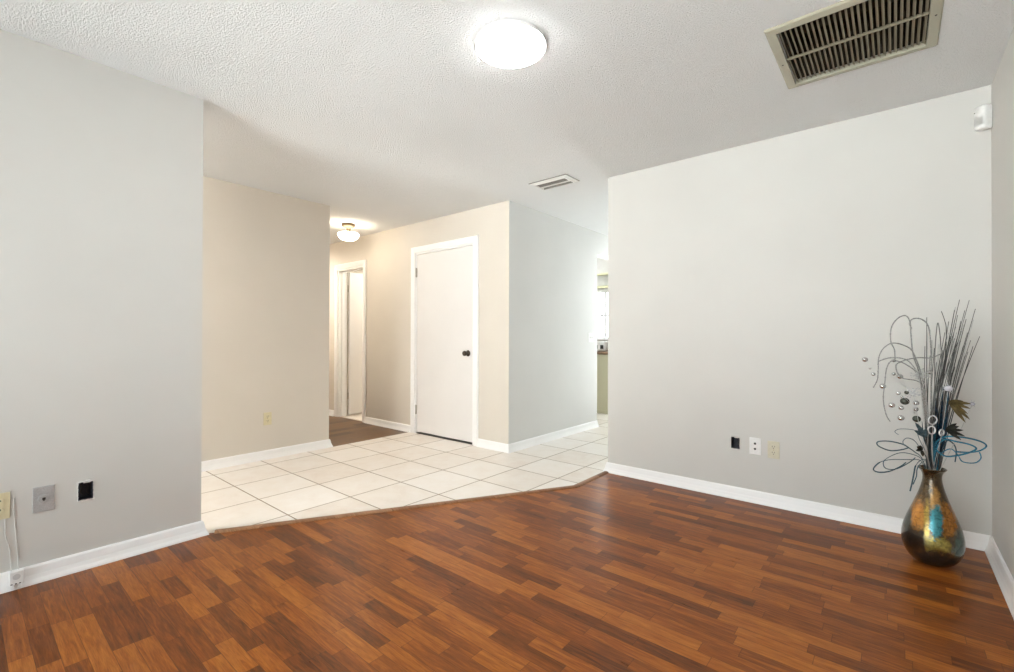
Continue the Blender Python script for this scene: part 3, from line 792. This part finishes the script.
# ------------------------------------------------------------------ bronze vase with its dried and glittered arrangement
VX, VY = 0.143, 3.113
def vase_mat():
    t = NT('patinated_bronze_glaze'); co = t.coords(); x, y, z = t.sep(co)
    wob = t.math('MULTIPLY', t.math('SUBTRACT', t.noise(co, 30, 5, 0.65), 0.5), 1.9)
    wob2 = t.math('MULTIPLY', t.math('SUBTRACT', t.noise(co, 13, 3, 0.6), 0.5), 0.8)
    def blob(cx, cz, rx, rz, soft=0.85):
        a = t.math('DIVIDE', t.math('SUBTRACT', x, cx), rx); b = t.math('DIVIDE', t.math('SUBTRACT', z, cz), rz)
        d = t.math('SQRT', t.math('ADD', t.math('MULTIPLY', a, a), t.math('MULTIPLY', b, b)))
        d = t.math('ADD', d, t.math('ADD', wob, wob2))
        mr = t.n('ShaderNodeMapRange', interpolation_type='SMOOTHSTEP'); mr.inputs[1].default_value = 1.0+soft/2; mr.inputs[2].default_value = 1.0-soft/2
        t.link(d, mr.inputs[0]); return mr.outputs[0]
    n = t.noise(co, 18, 5, 0.65, 0.8)
    c = t.ramp(n, [(0.30, (0.035, 0.030, 0.022)), (0.5, (0.115, 0.072, 0.028)), (0.68, (0.22, 0.12, 0.035))])
    c = t.mix(blob(0.0, 0.40, 0.05, 0.09), c, (0.11, 0.075, 0.035))
    c = t.mix(blob(-0.052, 0.245, 0.036, 0.062), c, (0.56, 0.25, 0.035))
    c = t.mix(blob(0.060, 0.245, 0.034, 0.075), c, (0.46, 0.19, 0.028))
    c = t.mix(blob(0.012, 0.310, 0.016, 0.075), c, (0.55, 0.30, 0.08))  # bright highlight on the upper body, painted into the colour
    c = t.mix(blob(-0.020, 0.20, 0.010, 0.10), c, (0.46, 0.32, 0.055))
    c = t.mix(blob(0.014, 0.132, 0.046, 0.034), c, (0.38, 0.31, 0.06))
    c = t.mix(blob(0.015, 0.232, 0.024, 0.070, 0.35), c, (0.05, 0.30, 0.36))
    c = t.mix(blob(-0.075, 0.125, 0.050, 0.042), c, (0.020, 0.018, 0.016))
    c = t.mix(blob(0.02, 0.048, 0.085, 0.038), c, (0.030, 0.032, 0.036))
    c = t.mix(blob(0.100, 0.130, 0.026, 0.065), c, (0.12, 0.17, 0.15))
    c = t.mix(blob(-0.098, 0.215, 0.022, 0.050), c, (0.10, 0.115, 0.10))
    m_ = t.noise(co, 38, 6, 0.7, 1.0)
    c = t.mix(0.85, c, t.ramp(m_, [(0.34, (0.22, 0.20, 0.17)), (0.58, (0.95, 0.92, 0.88))]), 'MULTIPLY')
    t.set(Base_Color=c, Metallic=0.55, Roughness=0.24, Coat_Weight=0.6, Coat_Roughness=0.08)
    t.bump(t.noise(co, 60, 3), 0.06, 0.002)
    return t.m
vase = thing('vase', 'tall teardrop bronze vase with turquoise and orange patches on the wood floor', 'vase', (VX, VY, 0.0), -0.047)
PV = [(0.0, 0.0), (0.046, 0.0), (0.060, 0.004), (0.078, 0.016), (0.096, 0.040), (0.108, 0.070), (0.1135, 0.100), (0.1135, 0.130), (0.108, 0.165), (0.098, 0.200), (0.085, 0.238), (0.070, 0.278), (0.057, 0.315), (0.046, 0.350), (0.0375, 0.385), (0.034, 0.410), (0.0355, 0.430), (0.043, 0.446), (0.052, 0.454), (0.0535, 0.458), (0.051, 0.461), (0.045, 0.456), (0.036, 0.445), (0.029, 0.428), (0.028, 0.400), (0.034, 0.360), (0.06, 0.28), (0.08, 0.2), (0.0, 0.18)]
bm = bmesh.new(); lathe(bm, [(r*1.045, h*1.02) for r, h in PV], 72)
bmesh.ops.remove_doubles(bm, verts=bm.verts[:], dist=0.0001)
vb = obj('vase_body', bm, vase_mat(), vase, True)
sub = vb.modifiers.new('smooth', 'SUBSURF'); sub.levels = 1; sub.render_levels = 1

from mathutils.bvhtree import BVHTree
UX, UY = 0.7668, 0.6418                     # sideways direction of the arrangement
WX, WY = 0.046, 0.999                       # depth direction (towards the corner)
K = 0.976
def A(p):                                   # (sideways, height, depth) -> offset from the vase's axis
    u, z, v = p
    u *= K; z = 1.105+(z-1.105)*K
    x, y = u*UX + v*WX, u*UY + v*WY
    x = min(x, XR-0.012-VX); y = min(y, YB-0.012-VY)      # nothing pokes into the walls
    r = math.hypot(x, y)
    if 0.026 < r < 0.064 and z < 0.486: z = 0.486         # over the rim, not through it
    return Vector((x, y, z))
Z0 = 0.465
NECK = Vector((VX, VY, Z0))
PLACED = []
bpy.context.view_layer.update()
_b = bmesh.new(); _b.from_mesh(vb.evaluated_get(bpy.context.evaluated_depsgraph_get()).to_mesh()); bmesh.ops.rotate(_b, verts=_b.verts[:], cent=(0, 0, 0), matrix=Matrix.Rotation(-0.047, 3, 'Z')); PLACED.append(BVHTree.FromBMesh(_b)); _b.free()
# spots where stems stand side by side in the neck
SLOTS = []
for _i in range(150):
    _r = 0.0262*math.sqrt((_i+0.5)/150); _a = _i*2.39996
    SLOTS.append((_r*math.cos(_a), _r*math.sin(_a)))
rnd = random.Random(71)

def joined(pieces):
    b = bmesh.new()
    for pc in pieces:
        me = bpy.data.meshes.new('tmp'); pc[1].to_mesh(me); b.from_mesh(me); bpy.data.meshes.remove(me)
    t = BVHTree.FromBMesh(b); b.free(); return t

def grow(make, pref, tries=26, near=10):
    """make(slot, k) -> pieces; keeps the attempt that touches its neighbours least"""
    best = None
    for k in range(tries):
        order = sorted(SLOTS, key=lambda q: (q[0]-pref[0])**2+(q[1]-pref[1])**2)
        sl = order[k % min(near, len(order))]
        pcs = make(sl, k); t = joined(pcs); hits = sum(1 for o in PLACED if t.overlap(o))
        if best is None or hits < best[0]:
            if best:
                for pc in best[1]: pc[1].free()
            best = (hits, pcs, t, sl)
        else:
            for pc in pcs: pc[1].free()
        if best[0] == 0: break
    PLACED.append(best[2]); SLOTS.remove(best[3])
    return best[1]

def lower(bm):
    bmesh.ops.translate(bm, verts=bm.verts[:], vec=(0, 0, -Z0)); return bm
def single(name, pieces, label, cat, group=None):
    _, bm, mat, sm = pieces[0][:4]
    return tag(obj(name, lower(bm), mat, None, sm, NECK[:]), label, cat, group)
def compound(name, pieces, label, cat, group=None):
    t = thing(name, label, cat, NECK[:], 0, group)
    for pc in pieces:
        o = obj(pc[0], lower(pc[1]), pc[2], t, pc[3])
        if len(pc) > 4 and pc[4]: o['label'] = pc[4]
        if len(pc) > 5 and pc[5]: o['kind'] = pc[5]
    return t
def S(sl, z=0.435): return Vector((sl[0], sl[1], z))
def wire(P, r, tip, seg=5, n=5, thin=0.0013):
    """a wire that is thin where it stands in the neck, thickens above it and tapers to its tip"""
    Q = smooth_path(P, n); bm = bmesh.new(); prev = None; rings = []; m = len(Q)
    for i, p in enumerate(Q):
        t = (Q[min(i+1, m-1)]-Q[max(i-1, 0)]); t.normalize()
        if prev is None: n1 = t.orthogonal().normalized()
        else:
            n1 = prev - t*prev.dot(t); n1.normalize()
        prev = n1; n2 = t.cross(n1); k = i/(m-1)
        rr = r+(tip-r)*k
        rr = thin+(rr-thin)*max(0.0, min(1.0, (p.z-0.49)/0.10)) if k < 0.5 else rr
        rings.append([bm.verts.new(p + n1*rr*math.cos(2*PI*q/seg) + n2*rr*math.sin(2*PI*q/seg)) for q in range(seg)])
    for a, b in zip(rings, rings[1:]):
        for q in range(seg): bm.faces.new((a[q], a[(q+1) % seg], b[(q+1) % seg], b[q]))
    bm.faces.new(rings[0]); bm.faces.new(rings[-1])
    return bm, Q

M_STEM_D = plain('charcoal_silver_stem', (0.070, 0.070, 0.068), 0.45, 0.2, 0.3, 40)
M_STEM_M = plain('grey_silver_stem', (0.16, 0.16, 0.155), 0.45, 0.25, 0.25, 40)
M_STEM_L = plain('pale_silver_stem', (0.46, 0.47, 0.46), 0.4, 0.3, 0.2, 40)
M_GLIT = plain('silver_glitter_wire', (0.30, 0.30, 0.29), 0.4, 0.3, 0.6, 350)
M_BEAD = plain('mirror_silver_bead', (0.66, 0.66, 0.66), 0.10, 0.95, 0.03)
M_BEAD_D = plain('dark_bead', (0.07, 0.075, 0.06), 0.25, 0.4, 0.2)
M_CLEARW = plain('fine_clear_wire', (0.60, 0.60, 0.58), 0.4, 0.1)
M_TEAL = plain('dark_teal_wire', (0.035, 0.080, 0.105), 0.45, 0.2, 0.6, 200)
M_BLUE = plain('turquoise_glitter_wire', (0.030, 0.21, 0.33), 0.4, 0.2, 0.6, 200)
M_NAVY = plain('navy_ribbon', (0.018, 0.062, 0.115), 0.45, 0.15, 0.6, 90)
M_STEEL_BLUE = plain('slate_blue_ribbon', (0.10, 0.155, 0.185), 0.45, 0.2, 0.3, 90)
M_LEAF = plain('golden_brown_dried_leaf', (0.20, 0.145, 0.055), 0.6, 0.1, 0.4, 40)
M_LEAF_D = plain('dark_dried_leaf', (0.05, 0.05, 0.04), 0.6, 0.1, 0.4, 40)
M_RING = plain('bright_silver_ring', (0.80, 0.82, 0.84), 0.2, 0.4, 0.05)
M_GEM = plain('lilac_white_gem', (0.62, 0.62, 0.70), 0.15, 0.3, 0.05)

# ribbons first: a dark blue sheaf in front, slate blue strands to its left
def ribbon(pts, w, tw):
    b = bmesh.new(); P = smooth_path(pts, 5); L = []; n = len(P)
    for i, q in enumerate(P):
        a = tw + 0.5*i/n; e = Vector((UX, UY, 0))*math.cos(a)+Vector((WX, WY, 0))*math.sin(a)
        ww = w*0.5*min(1.0, (n-i)/6)
        ww = 0.0012+(ww-0.0012)*max(0.0, min(1.0, (q.z-0.485)/0.07))
        L.append((b.verts.new(q+e*ww), b.verts.new(q-e*ww)))
    for (a, c), (d, e) in zip(L, L[1:]): b.faces.new((a, c, e, d))
    bmesh.ops.solidify(b, geom=b.faces[:], thickness=0.0008)
    return b
for k in range(16):
    def mk(sl, q, k=k):   # k orders the strands front to back
        u1 = 0.018+0.072*((k*7 % 16)/15)+rnd.uniform(-0.005, 0.005); z1 = rnd.uniform(0.72, 0.87) if k % 3 else rnd.uniform(0.62, 0.72)
        vv = -0.085+0.075*(k/15)+rnd.uniform(-0.006, 0.006)
        return [('ribbon', ribbon([S(sl), A((u1*0.40, 0.53, vv*0.5)), A((u1*0.75, 0.63, vv*0.85)), A((u1, z1, vv))], 0.015, rnd.uniform(-0.25, 0.25)), M_NAVY if k % 4 else M_BLUE, False)]
    single('blue_ribbon', grow(mk, (0.010, -0.014+0.012*(k/15))), 'dark blue ribbon strand in the sheaf rising from the vase neck', 'ribbon', 'dark blue ribbon strands in the vase')
for k in range(5):
    def mk(sl, q, k=k):
        u1 = -0.050+0.018*k; vv = -0.09+0.02*(k % 3)+rnd.uniform(-0.012, 0.012)
        return [('ribbon', ribbon([S(sl), A((-0.018+0.004*k, 0.54, vv*0.6)), A((u1*0.8, 0.62, vv)), A((u1, 0.70, vv))], 0.010, rnd.uniform(-0.3, 0.3)), M_STEEL_BLUE, False)]
    single('grey_ribbon', grow(mk, (-0.012, -0.014)), 'slate blue ribbon strand left of the dark blue sheaf', 'ribbon', 'slate blue ribbon strands in the vase')

# upright stems: tips (sideways, height); a dense fan leaning right, a looser row at the left
GS = 'silver grey stems in the vase'
tips = [(0.142, 1.308), (0.193, 1.308), (0.224, 1.262), (0.214, 1.206), (0.244, 1.120), (0.173, 1.257), (0.117, 1.257), (0.122, 1.272), (0.086, 1.196),
        (0.132, 1.23), (0.150, 1.20), (0.165, 1.18), (0.178, 1.21), (0.105, 1.17), (0.095, 1.12), (0.128, 1.14), (0.146, 1.10), (0.160, 1.07), (0.118, 1.06), (0.100, 1.02),
        (0.185, 1.14), (0.196, 1.10), (0.172, 1.02), (0.140, 1.00), (0.084, 1.05), (0.072, 1.09), (0.066, 1.14), (0.110, 0.98), (0.207, 1.07), (0.188, 1.04),
        (-0.026, 1.217), (-0.020, 1.14), (-0.036, 1.07), (0.000, 1.10), (0.012, 1.06), (0.046, 1.12), (0.055, 1.05), (-0.010, 1.02), (0.022, 0.99), (0.034, 1.08), (0.125, 1.17), (0.155, 1.15), (0.090, 0.97), (0.060, 0.99),
        (0.075, 0.95), (0.112, 1.11), (0.138, 1.05), (0.098, 1.08), (0.122, 0.96), (0.078, 1.01), (0.104, 0.93), (0.088, 1.14), (0.130, 1.09), (0.148, 1.16)]
for i, (u, z) in enumerate(tips):
    def mk(sl, k, i=i, u=u, z=z):
        vt = sl[1]*4.5 + rnd.uniform(-0.035, 0.045)
        vt = max(-0.11, min(0.12, vt)); bow = rnd.uniform(-0.014, 0.002)*(1+k*0.03) - 0.012*(u > 0.06)
        b0 = S(sl); e = A((u, z, vt)); sd = Vector((UX, UY, 0)); P = []
        for q in range(6):
            f = q/5; P.append(b0.lerp(e, f) + sd*bow*math.sin(PI*f))
        bm, _ = wire(P, 0.0027, 0.0012, 5, 3)
        return [('stem', bm, (M_STEM_D, M_STEM_M, M_STEM_D, M_STEM_L)[i % 4], True)]
    single('dried_stem', grow(mk, (u*0.09, 0.004), 90, 60), 'thin silver-grey straight stem in the upright bundle in the bronze vase', 'dried stem', GS)

def route(name, lab, cat, group, pts, vf, mat, r, tip, pref, knots=False, n=6, jitter=0.03, spread=1.0):
    def mk(sl, k):
        dv = rnd.uniform(-jitter, jitter)*(1+k*0.02) if k else 0.0; m = len(pts)
        P = [S(sl)] + [A((u, z, vf(i/(m-1)) + dv*min(1.0, (i+1)/2.5))) for i, (u, z) in enumerate(pts)]
        bm, Q = wire(P, r, tip, 6, n)
        if knots:
            for q in Q[len(Q)//4::4]: ball(bm, q, r*1.45, 1, 1, 1, 1)
        return [(name, bm, mat, True)]
    return single(name, grow(mk, pref, 80, 40), lab, cat, group)
route('folded_blade', 'narrow grey blade folded to a tall point left of the stem fan', 'dried stem', None, [(0.012, 0.75), (0.014, 1.02), (0.028, 1.185), (0.042, 1.10), (0.048, 0.95)], lambda k: -0.10, M_STEM_M, 0.0021, 0.0018, (0.0, -0.01))
route('kinked_stem', 'grey stem kinked to the left near its tip, left of the tallest stems', 'dried stem', None, [(0.045, 0.80), (0.072, 1.05), (0.075, 1.16), (0.068, 1.20), (0.050, 1.252)], lambda k: 0.09, M_STEM_D, 0.0026, 0.0014, (0.004, 0.01))

curls = [
 ('glittered silver wire curling into the highest small loop', [(-0.030, 0.72), (-0.066, 0.93), (-0.096, 1.028), (-0.107, 1.135), (-0.112, 1.193), (-0.134, 1.225), (-0.177, 1.209), (-0.208, 1.161), (-0.210, 1.093), (-0.192, 1.050), (-0.189, 0.993)], lambda k: 0.02+0.03*k),
 ('glittered silver wire bent over at the top beside the upright stems', [(-0.008, 0.75), (-0.004, 0.98), (-0.007, 1.082), (-0.017, 1.167), (-0.049, 1.204), (-0.091, 1.209), (-0.113, 1.188), (-0.102, 1.156)], lambda k: -0.08),
 ('long glittered silver wire reaching furthest left and drooping', [(-0.022, 0.72), (-0.050, 0.90), (-0.091, 1.018), (-0.123, 1.061), (-0.198, 1.085), (-0.250, 1.061), (-0.279, 1.008), (-0.282, 0.944), (-0.287, 0.892), (-0.308, 0.850)], lambda k: 0.06),
 ('glittered silver wire drooping low beside the beads', [(-0.035, 0.72), (-0.066, 0.912), (-0.123, 0.976), (-0.193, 0.998), (-0.223, 0.966), (-0.234, 0.892), (-0.242, 0.807), (-0.229, 0.734), (-0.208, 0.696)], lambda k: -0.05),
 ('short glittered silver wire arching flat under the loops', [(-0.026, 0.72), (-0.056, 0.892), (-0.102, 0.978), (-0.152, 1.008), (-0.218, 1.010), (-0.269, 0.993)], lambda k: -0.02),
 ('glittered silver wire crossing back over the upright stems', [(-0.02, 0.70), (-0.05, 0.88), (-0.150, 0.915), (-0.178, 0.968), (-0.155, 0.993), (-0.081, 1.013), (-0.007, 1.013), (0.046, 1.034)], lambda k: -0.12)]
for lab, pts, vf in curls:
    route('curled_wire', lab, 'wire', 'curled glitter wires in the vase', pts, vf, M_GLIT, 0.0029, 0.0025, (-0.014, 0.0), True, 7)

loops = [
 ('dark teal wire loop, upper of the long ovals left of the vase neck', M_TEAL, [(-0.052, 0.505), (-0.086, 0.536), (-0.113, 0.557), (-0.147, 0.578), (-0.213, 0.593), (-0.267, 0.592), (-0.276, 0.578), (-0.254, 0.561), (-0.206, 0.546), (-0.152, 0.551), (-0.118, 0.561)], -0.04, 0.0030),
 ('dark teal wire loop, lowest and widest oval left of the vase neck', M_TEAL, [(-0.056, 0.492), (-0.104, 0.503), (-0.147, 0.508), (-0.213, 0.508), (-0.261, 0.494), (-0.290, 0.463), (-0.267, 0.447), (-0.213, 0.451), (-0.157, 0.475), (-0.130, 0.495)], -0.08, 0.0030),
 ('dark teal wire loop inside the lowest oval left of the vase neck', M_TEAL, [(-0.050, 0.492), (-0.104, 0.518), (-0.164, 0.524), (-0.225, 0.500), (-0.249, 0.475), (-0.237, 0.445), (-0.183, 0.442), (-0.117, 0.475), (-0.086, 0.500)], -0.01, 0.0022),
 ('thin grey blue wire hook above the oval loops at the left', M_STEEL_BLUE, [(-0.030, 0.520), (-0.062, 0.600), (-0.080, 0.645), (-0.112, 0.655), (-0.164, 0.656), (-0.186, 0.643), (-0.168, 0.628)], -0.02, 0.0016),
 ('thin grey blue wire arch over the ovals close to the stems', M_STEEL_BLUE, [(-0.030, 0.505), (-0.060, 0.560), (-0.090, 0.600), (-0.125, 0.612), (-0.145, 0.596), (-0.140, 0.575)], -0.06, 0.0018),
 ('dark teal wire hanging down beside the left of the vase neck', M_TEAL, [(-0.030, 0.490), (-0.060, 0.490), (-0.084, 0.462), (-0.092, 0.425), (-0.100, 0.385), (-0.112, 0.335)], -0.03, 0.0034),
 ('dark teal wire hanging shorter at the left of the vase neck', M_TEAL, [(-0.030, 0.490), (-0.056, 0.488), (-0.074, 0.462), (-0.078, 0.425), (-0.095, 0.385)], -0.05, 0.0026),
 ('turquoise wire loop reaching furthest right of the vase', M_BLUE, [(0.012, 0.520), (0.018, 0.592), (0.066, 0.630), (0.150, 0.628), (0.234, 0.609), (0.264, 0.587), (0.234, 0.564), (0.181, 0.555), (0.120, 0.558)], -0.115, 0.0038),
 ('turquoise wire loop, shorter and inside the longest right loop', M_BLUE, [(0.014, 0.540), (0.054, 0.615), (0.120, 0.615), (0.181, 0.602), (0.211, 0.582), (0.168, 0.561), (0.107, 0.548), (0.060, 0.548), (0.017, 0.578)], -0.13, 0.0038),
 ('dark teal wire arch coming down close to the right of the neck', M_TEAL, [(0.040, 0.520), (0.060, 0.566), (0.076, 0.602), (0.107, 0.585), (0.120, 0.548), (0.114, 0.496)], -0.07, 0.0028),
 ('thin turquoise wire loop hanging lowest at the right', M_BLUE, [(0.040, 0.520), (0.090, 0.560), (0.126, 0.536), (0.150, 0.501), (0.211, 0.495), (0.241, 0.518), (0.234, 0.548)], -0.04, 0.0026)]
for lab, mat, pts, v, r in loops:
    side = -1 if pts[-1][0] < 0 else 1
    route('looped_wire', lab, 'wire', 'looped wires in the vase', pts, lambda k, v=v: v*min(1.0, 0.35+k*2.5), mat, r, r*0.9, (0.020*side, -0.012 if v < -0.03 else 0.002), False, 7)

# sprays of silver beads on fine wires
def spray(label, root, beads, v0, pref):
    def mk(sl, k):
        vv = v0 + (rnd.uniform(-0.03, 0.03)*(1+k*0.05) if k else 0); a = A((root[0], root[1], vv))
        bm, _ = wire([S(sl), A((root[0]*0.45, 0.43+(root[1]-0.43)*0.55, vv*0.6)), a], 0.0015, 0.0012, 5, 5)
        out = [('spray_stem', bm, M_CLEARW, True)]
        for (u, z, r, dk) in beads:
            q = A((u, z, vv + rnd.uniform(-0.045, 0.03))); m = (a+q)/2 + Vector((0, 0, 0.02))
            b = bmesh.new(); tube(b, [a, m, q], 0.0006, 0.0006, 4, 4); out.append(('bead_wire', b, M_CLEARW, True))
            b = bmesh.new(); ball(b, q, r*0.95, 1, 1, 0.94, 3); out.append(('bead', b, M_BEAD_D if dk else M_BEAD, True, 'dark bead' if dk else None))
        return out
    compound('bead_spray', grow(mk, pref, 80, 40), label, 'bead spray', 'bead sprays in the vase')
spray('spray of round silver beads reaching furthest left of the vase', (-0.13, 0.86),
      [(-0.340, 1.001, 0.0135, 0), (-0.298, 0.927, 0.010, 0), (-0.195, 0.927, 0.0095, 0), (-0.162, 0.917, 0.0135, 0), (-0.250, 0.866, 0.0145, 0), (-0.194, 0.996, 0.010, 0), (-0.312, 0.958, 0.006, 0)], -0.03, (-0.018, -0.010))
spray('lower spray of silver and dark beads close above the vase', (-0.085, 0.74),
      [(-0.166, 0.839, 0.010, 0), (-0.123, 0.846, 0.010, 1), (-0.195, 0.786, 0.0135, 0), (-0.152, 0.768, 0.0115, 0), (-0.153, 0.719, 0.0145, 0), (-0.079, 0.791, 0.013, 0), (-0.134, 0.800, 0.019, 1), (-0.081, 0.760, 0.012, 0), (-0.075, 0.718, 0.017, 1), (-0.146, 0.826, 0.006, 0), (-0.010, 0.943, 0.011, 0)], -0.10, (-0.014, -0.018))

# glittering sprigs, rings, gems
def sprig(label, c, rad, n, v, mat):
    def mk(sl, k):
        vv = v + (rnd.uniform(-0.03, 0.03)*(1+k*0.05) if k else 0); cc = A((c[0], c[1], vv))
        bm, _ = wire([S(sl), A((c[0]*0.6, (c[1]+0.43)/2, vv*0.7)), cc], 0.0015, 0.001, 5, 4)
        b = bmesh.new()
        for q in range(n):
            d = Vector((rnd.gauss(0, 1), rnd.gauss(0, 0.6), rnd.gauss(0, 1))).normalized()*rad*rnd.uniform(0.3, 1.0)
            tube(b, [cc, cc+d], 0.0007, 0.0007, 4, 1, False); ball(b, cc+d, rnd.uniform(0.002, 0.0042), 1, 1, 1, 1)
        return [('sprig_stem', bm, M_STEM_L, True), ('glitter_bits', b, mat, True, None, 'stuff')]
    compound('glitter_sprig', grow(mk, (-0.012, -0.018), 70, 40), label, 'sprig', 'glitter sprigs in the vase')
sprig('pale glittering sprig in front of the upright stems, the higher', (-0.062, 0.935), 0.040, 46, -0.16, M_STEM_L)
sprig('white sparkling sprig beside the dark beads, the lower', (-0.088, 0.850), 0.032, 40, -0.22, M_RING)
def ring_pick(label, c, v, r, tilt):
    def mk(sl, k):
        vv = v + (rnd.uniform(-0.03, 0.02)*(1+k*0.05) if k else 0); q = A((c[0], c[1], vv))
        bm, _ = wire([S(sl), A((c[0]*0.5, (c[1]+0.43)/2, vv*0.7)), q+Vector((0, 0, -r))], 0.0016, 0.0013, 5, 4)
        b = bmesh.new(); e1 = Vector((UX, UY, 0))*math.cos(tilt)+Vector((WX, WY, 0))*math.sin(tilt); e2 = Vector((0, 0, 1))
        tube(b, [q + e1*r*math.cos(2*PI*j/24) + e2*r*math.sin(2*PI*j/24) for j in range(25)], 0.0036, 0.0036, 8, 1, False)
        return [('pick_stem', bm, M_STEM_L, True), ('ring', b, M_RING, True)]
    compound('ring_pick', grow(mk, (0.0, -0.022), 70, 40), label, 'ring ornament', 'silver ring ornaments in the vase')
ring_pick('bright silver ring ornament above the vase neck, the upper of the pair', (0.003, 0.714), -0.125, 0.020, 0.2)
ring_pick('bright silver ring ornament above the vase neck, the lower of the pair', (-0.002, 0.668), -0.15, 0.018, -0.3)
ring_pick('small silver ring ornament to the right of the ring pair', (0.046, 0.652), -0.15, 0.014, 0.7)
def gem(label, c, v, r):
    def mk(sl, k):
        vv = v + (rnd.uniform(-0.03, 0.02)*(1+k*0.05) if k else 0); q = A((c[0], c[1], vv))
        bm, _ = wire([S(sl), A((c[0]*0.6, (c[1]+0.43)/2, vv*0.7)), q], 0.0015, 0.001, 5, 4)
        b = bmesh.new(); ball(b, q, r, 1, 1, 0.85, 2); b2 = bmesh.new()
        for j in range(7):
            a = 2*PI*j/7; e = Vector((UX, UY, 0))*math.cos(a)+Vector((0, 0, 1))*math.sin(a); tube(b2, [q+e*r, q+e*r*1.9], 0.0018, 0.0005, 5, 1, False)
        return [('pick_stem', bm, M_STEM_L, True), ('gem', b, M_GEM, False), ('gem_rays', b2, M_RING, False)]
    compound('gem_pick', grow(mk, (0.010, -0.022), 70, 40), label, 'gem ornament', 'gem ornaments in the vase')
gem('lilac white gem ornament on the upright stems above the brown leaf', (0.079, 0.868), -0.16, 0.017)
gem('small white gem ornament at the tip of the golden brown leaf', (0.194, 0.795), -0.16, 0.010)

# dried leaf picks
def blade(b, p0, p1, w, nrm, sag=0.0, n=6):
    p0, p1 = Vector(p0), Vector(p1); d = (p1-p0); side = d.cross(nrm).normalized(); up = side.cross(d).normalized()
    L, Rr, Mm = [], [], []
    for i in range(n+1):
        k = i/n; q = p0 + d*k - Vector((0, 0, sag))*k*k; ww = w*math.sin(PI*min(1, 0.12+0.88*k))**0.7*0.5 if k < 1 else 0.0004
        L.append(b.verts.new(q+side*ww)); Rr.append(b.verts.new(q-side*ww)); Mm.append(b.verts.new(q-up*ww*0.35))
    for i in range(n):
        b.faces.new((L[i], Mm[i], Mm[i+1], L[i+1])); b.faces.new((Mm[i], Rr[i], Rr[i+1], Mm[i+1]))
    bmesh.ops.solidify(b, geom=b.faces[:], thickness=0.0012)
def leaf_pick(label, base, tips_, mat, v, w, pref):
    def mk(sl, q):
        vv = v + (rnd.uniform(-0.03, 0.02)*(1+q*0.05) if q else 0)
        bm, _ = wire([S(sl), A((base[0]*0.55, (base[1]+0.46)/2, vv*0.55)), A((base[0], base[1], vv))], 0.0018, 0.0015, 5, 4)
        out = [('pick_stem', bm, M_STEM_D, True)]
        for j, (u, z, dv) in enumerate(tips_):
            b = bmesh.new(); blade(b, A((base[0], base[1], vv)), A((u, z, vv+dv-0.004*j)), w, Vector((WX, -WY, 0.35)), 0.004); out.append(('leaf', b, mat, True))
        return out
    compound('leaf_pick', grow(mk, pref, 80, 40), label, 'dried leaf', 'dried leaf picks in the vase')
leaf_pick('golden brown dried leaf cluster pointing right, out of the stem fan', (0.082, 0.803), [(0.188, 0.800, -0.02), (0.185, 0.775, 0.0), (0.172, 0.752, -0.01), (0.182, 0.724, 0.0), (0.160, 0.712, -0.02), (0.150, 0.812, 0.01)], M_LEAF, -0.14, 0.017, (0.018, -0.018))
leaf_pick('dark dried leaf cluster below the golden brown one', (0.068, 0.665), [(0.130, 0.690, -0.02), (0.152, 0.668, 0.0), (0.160, 0.640, 0.0), (0.120, 0.700, 0.02), (0.140, 0.625, -0.01)], M_LEAF_D, -0.105, 0.016, (0.020, -0.016))
leaf_pick('slate grey dried leaf tuft left of the ring ornaments', (-0.030, 0.640), [(-0.080, 0.715, -0.02), (-0.070, 0.690, 0.0), (-0.055, 0.660, -0.02), (-0.085, 0.675, 0.01), (-0.030, 0.690, -0.02)], M_STEEL_BLUE, -0.12, 0.018, (-0.006, -0.024))
leaf_pick('small dark dried leaf tuft close above the left of the vase rim', (-0.050, 0.560), [(-0.075, 0.585, -0.01), (-0.060, 0.590, 0.0), (-0.080, 0.565, 0.0), (-0.045, 0.540, -0.02)], M_LEAF_D, -0.105, 0.014, (-0.016, -0.020))
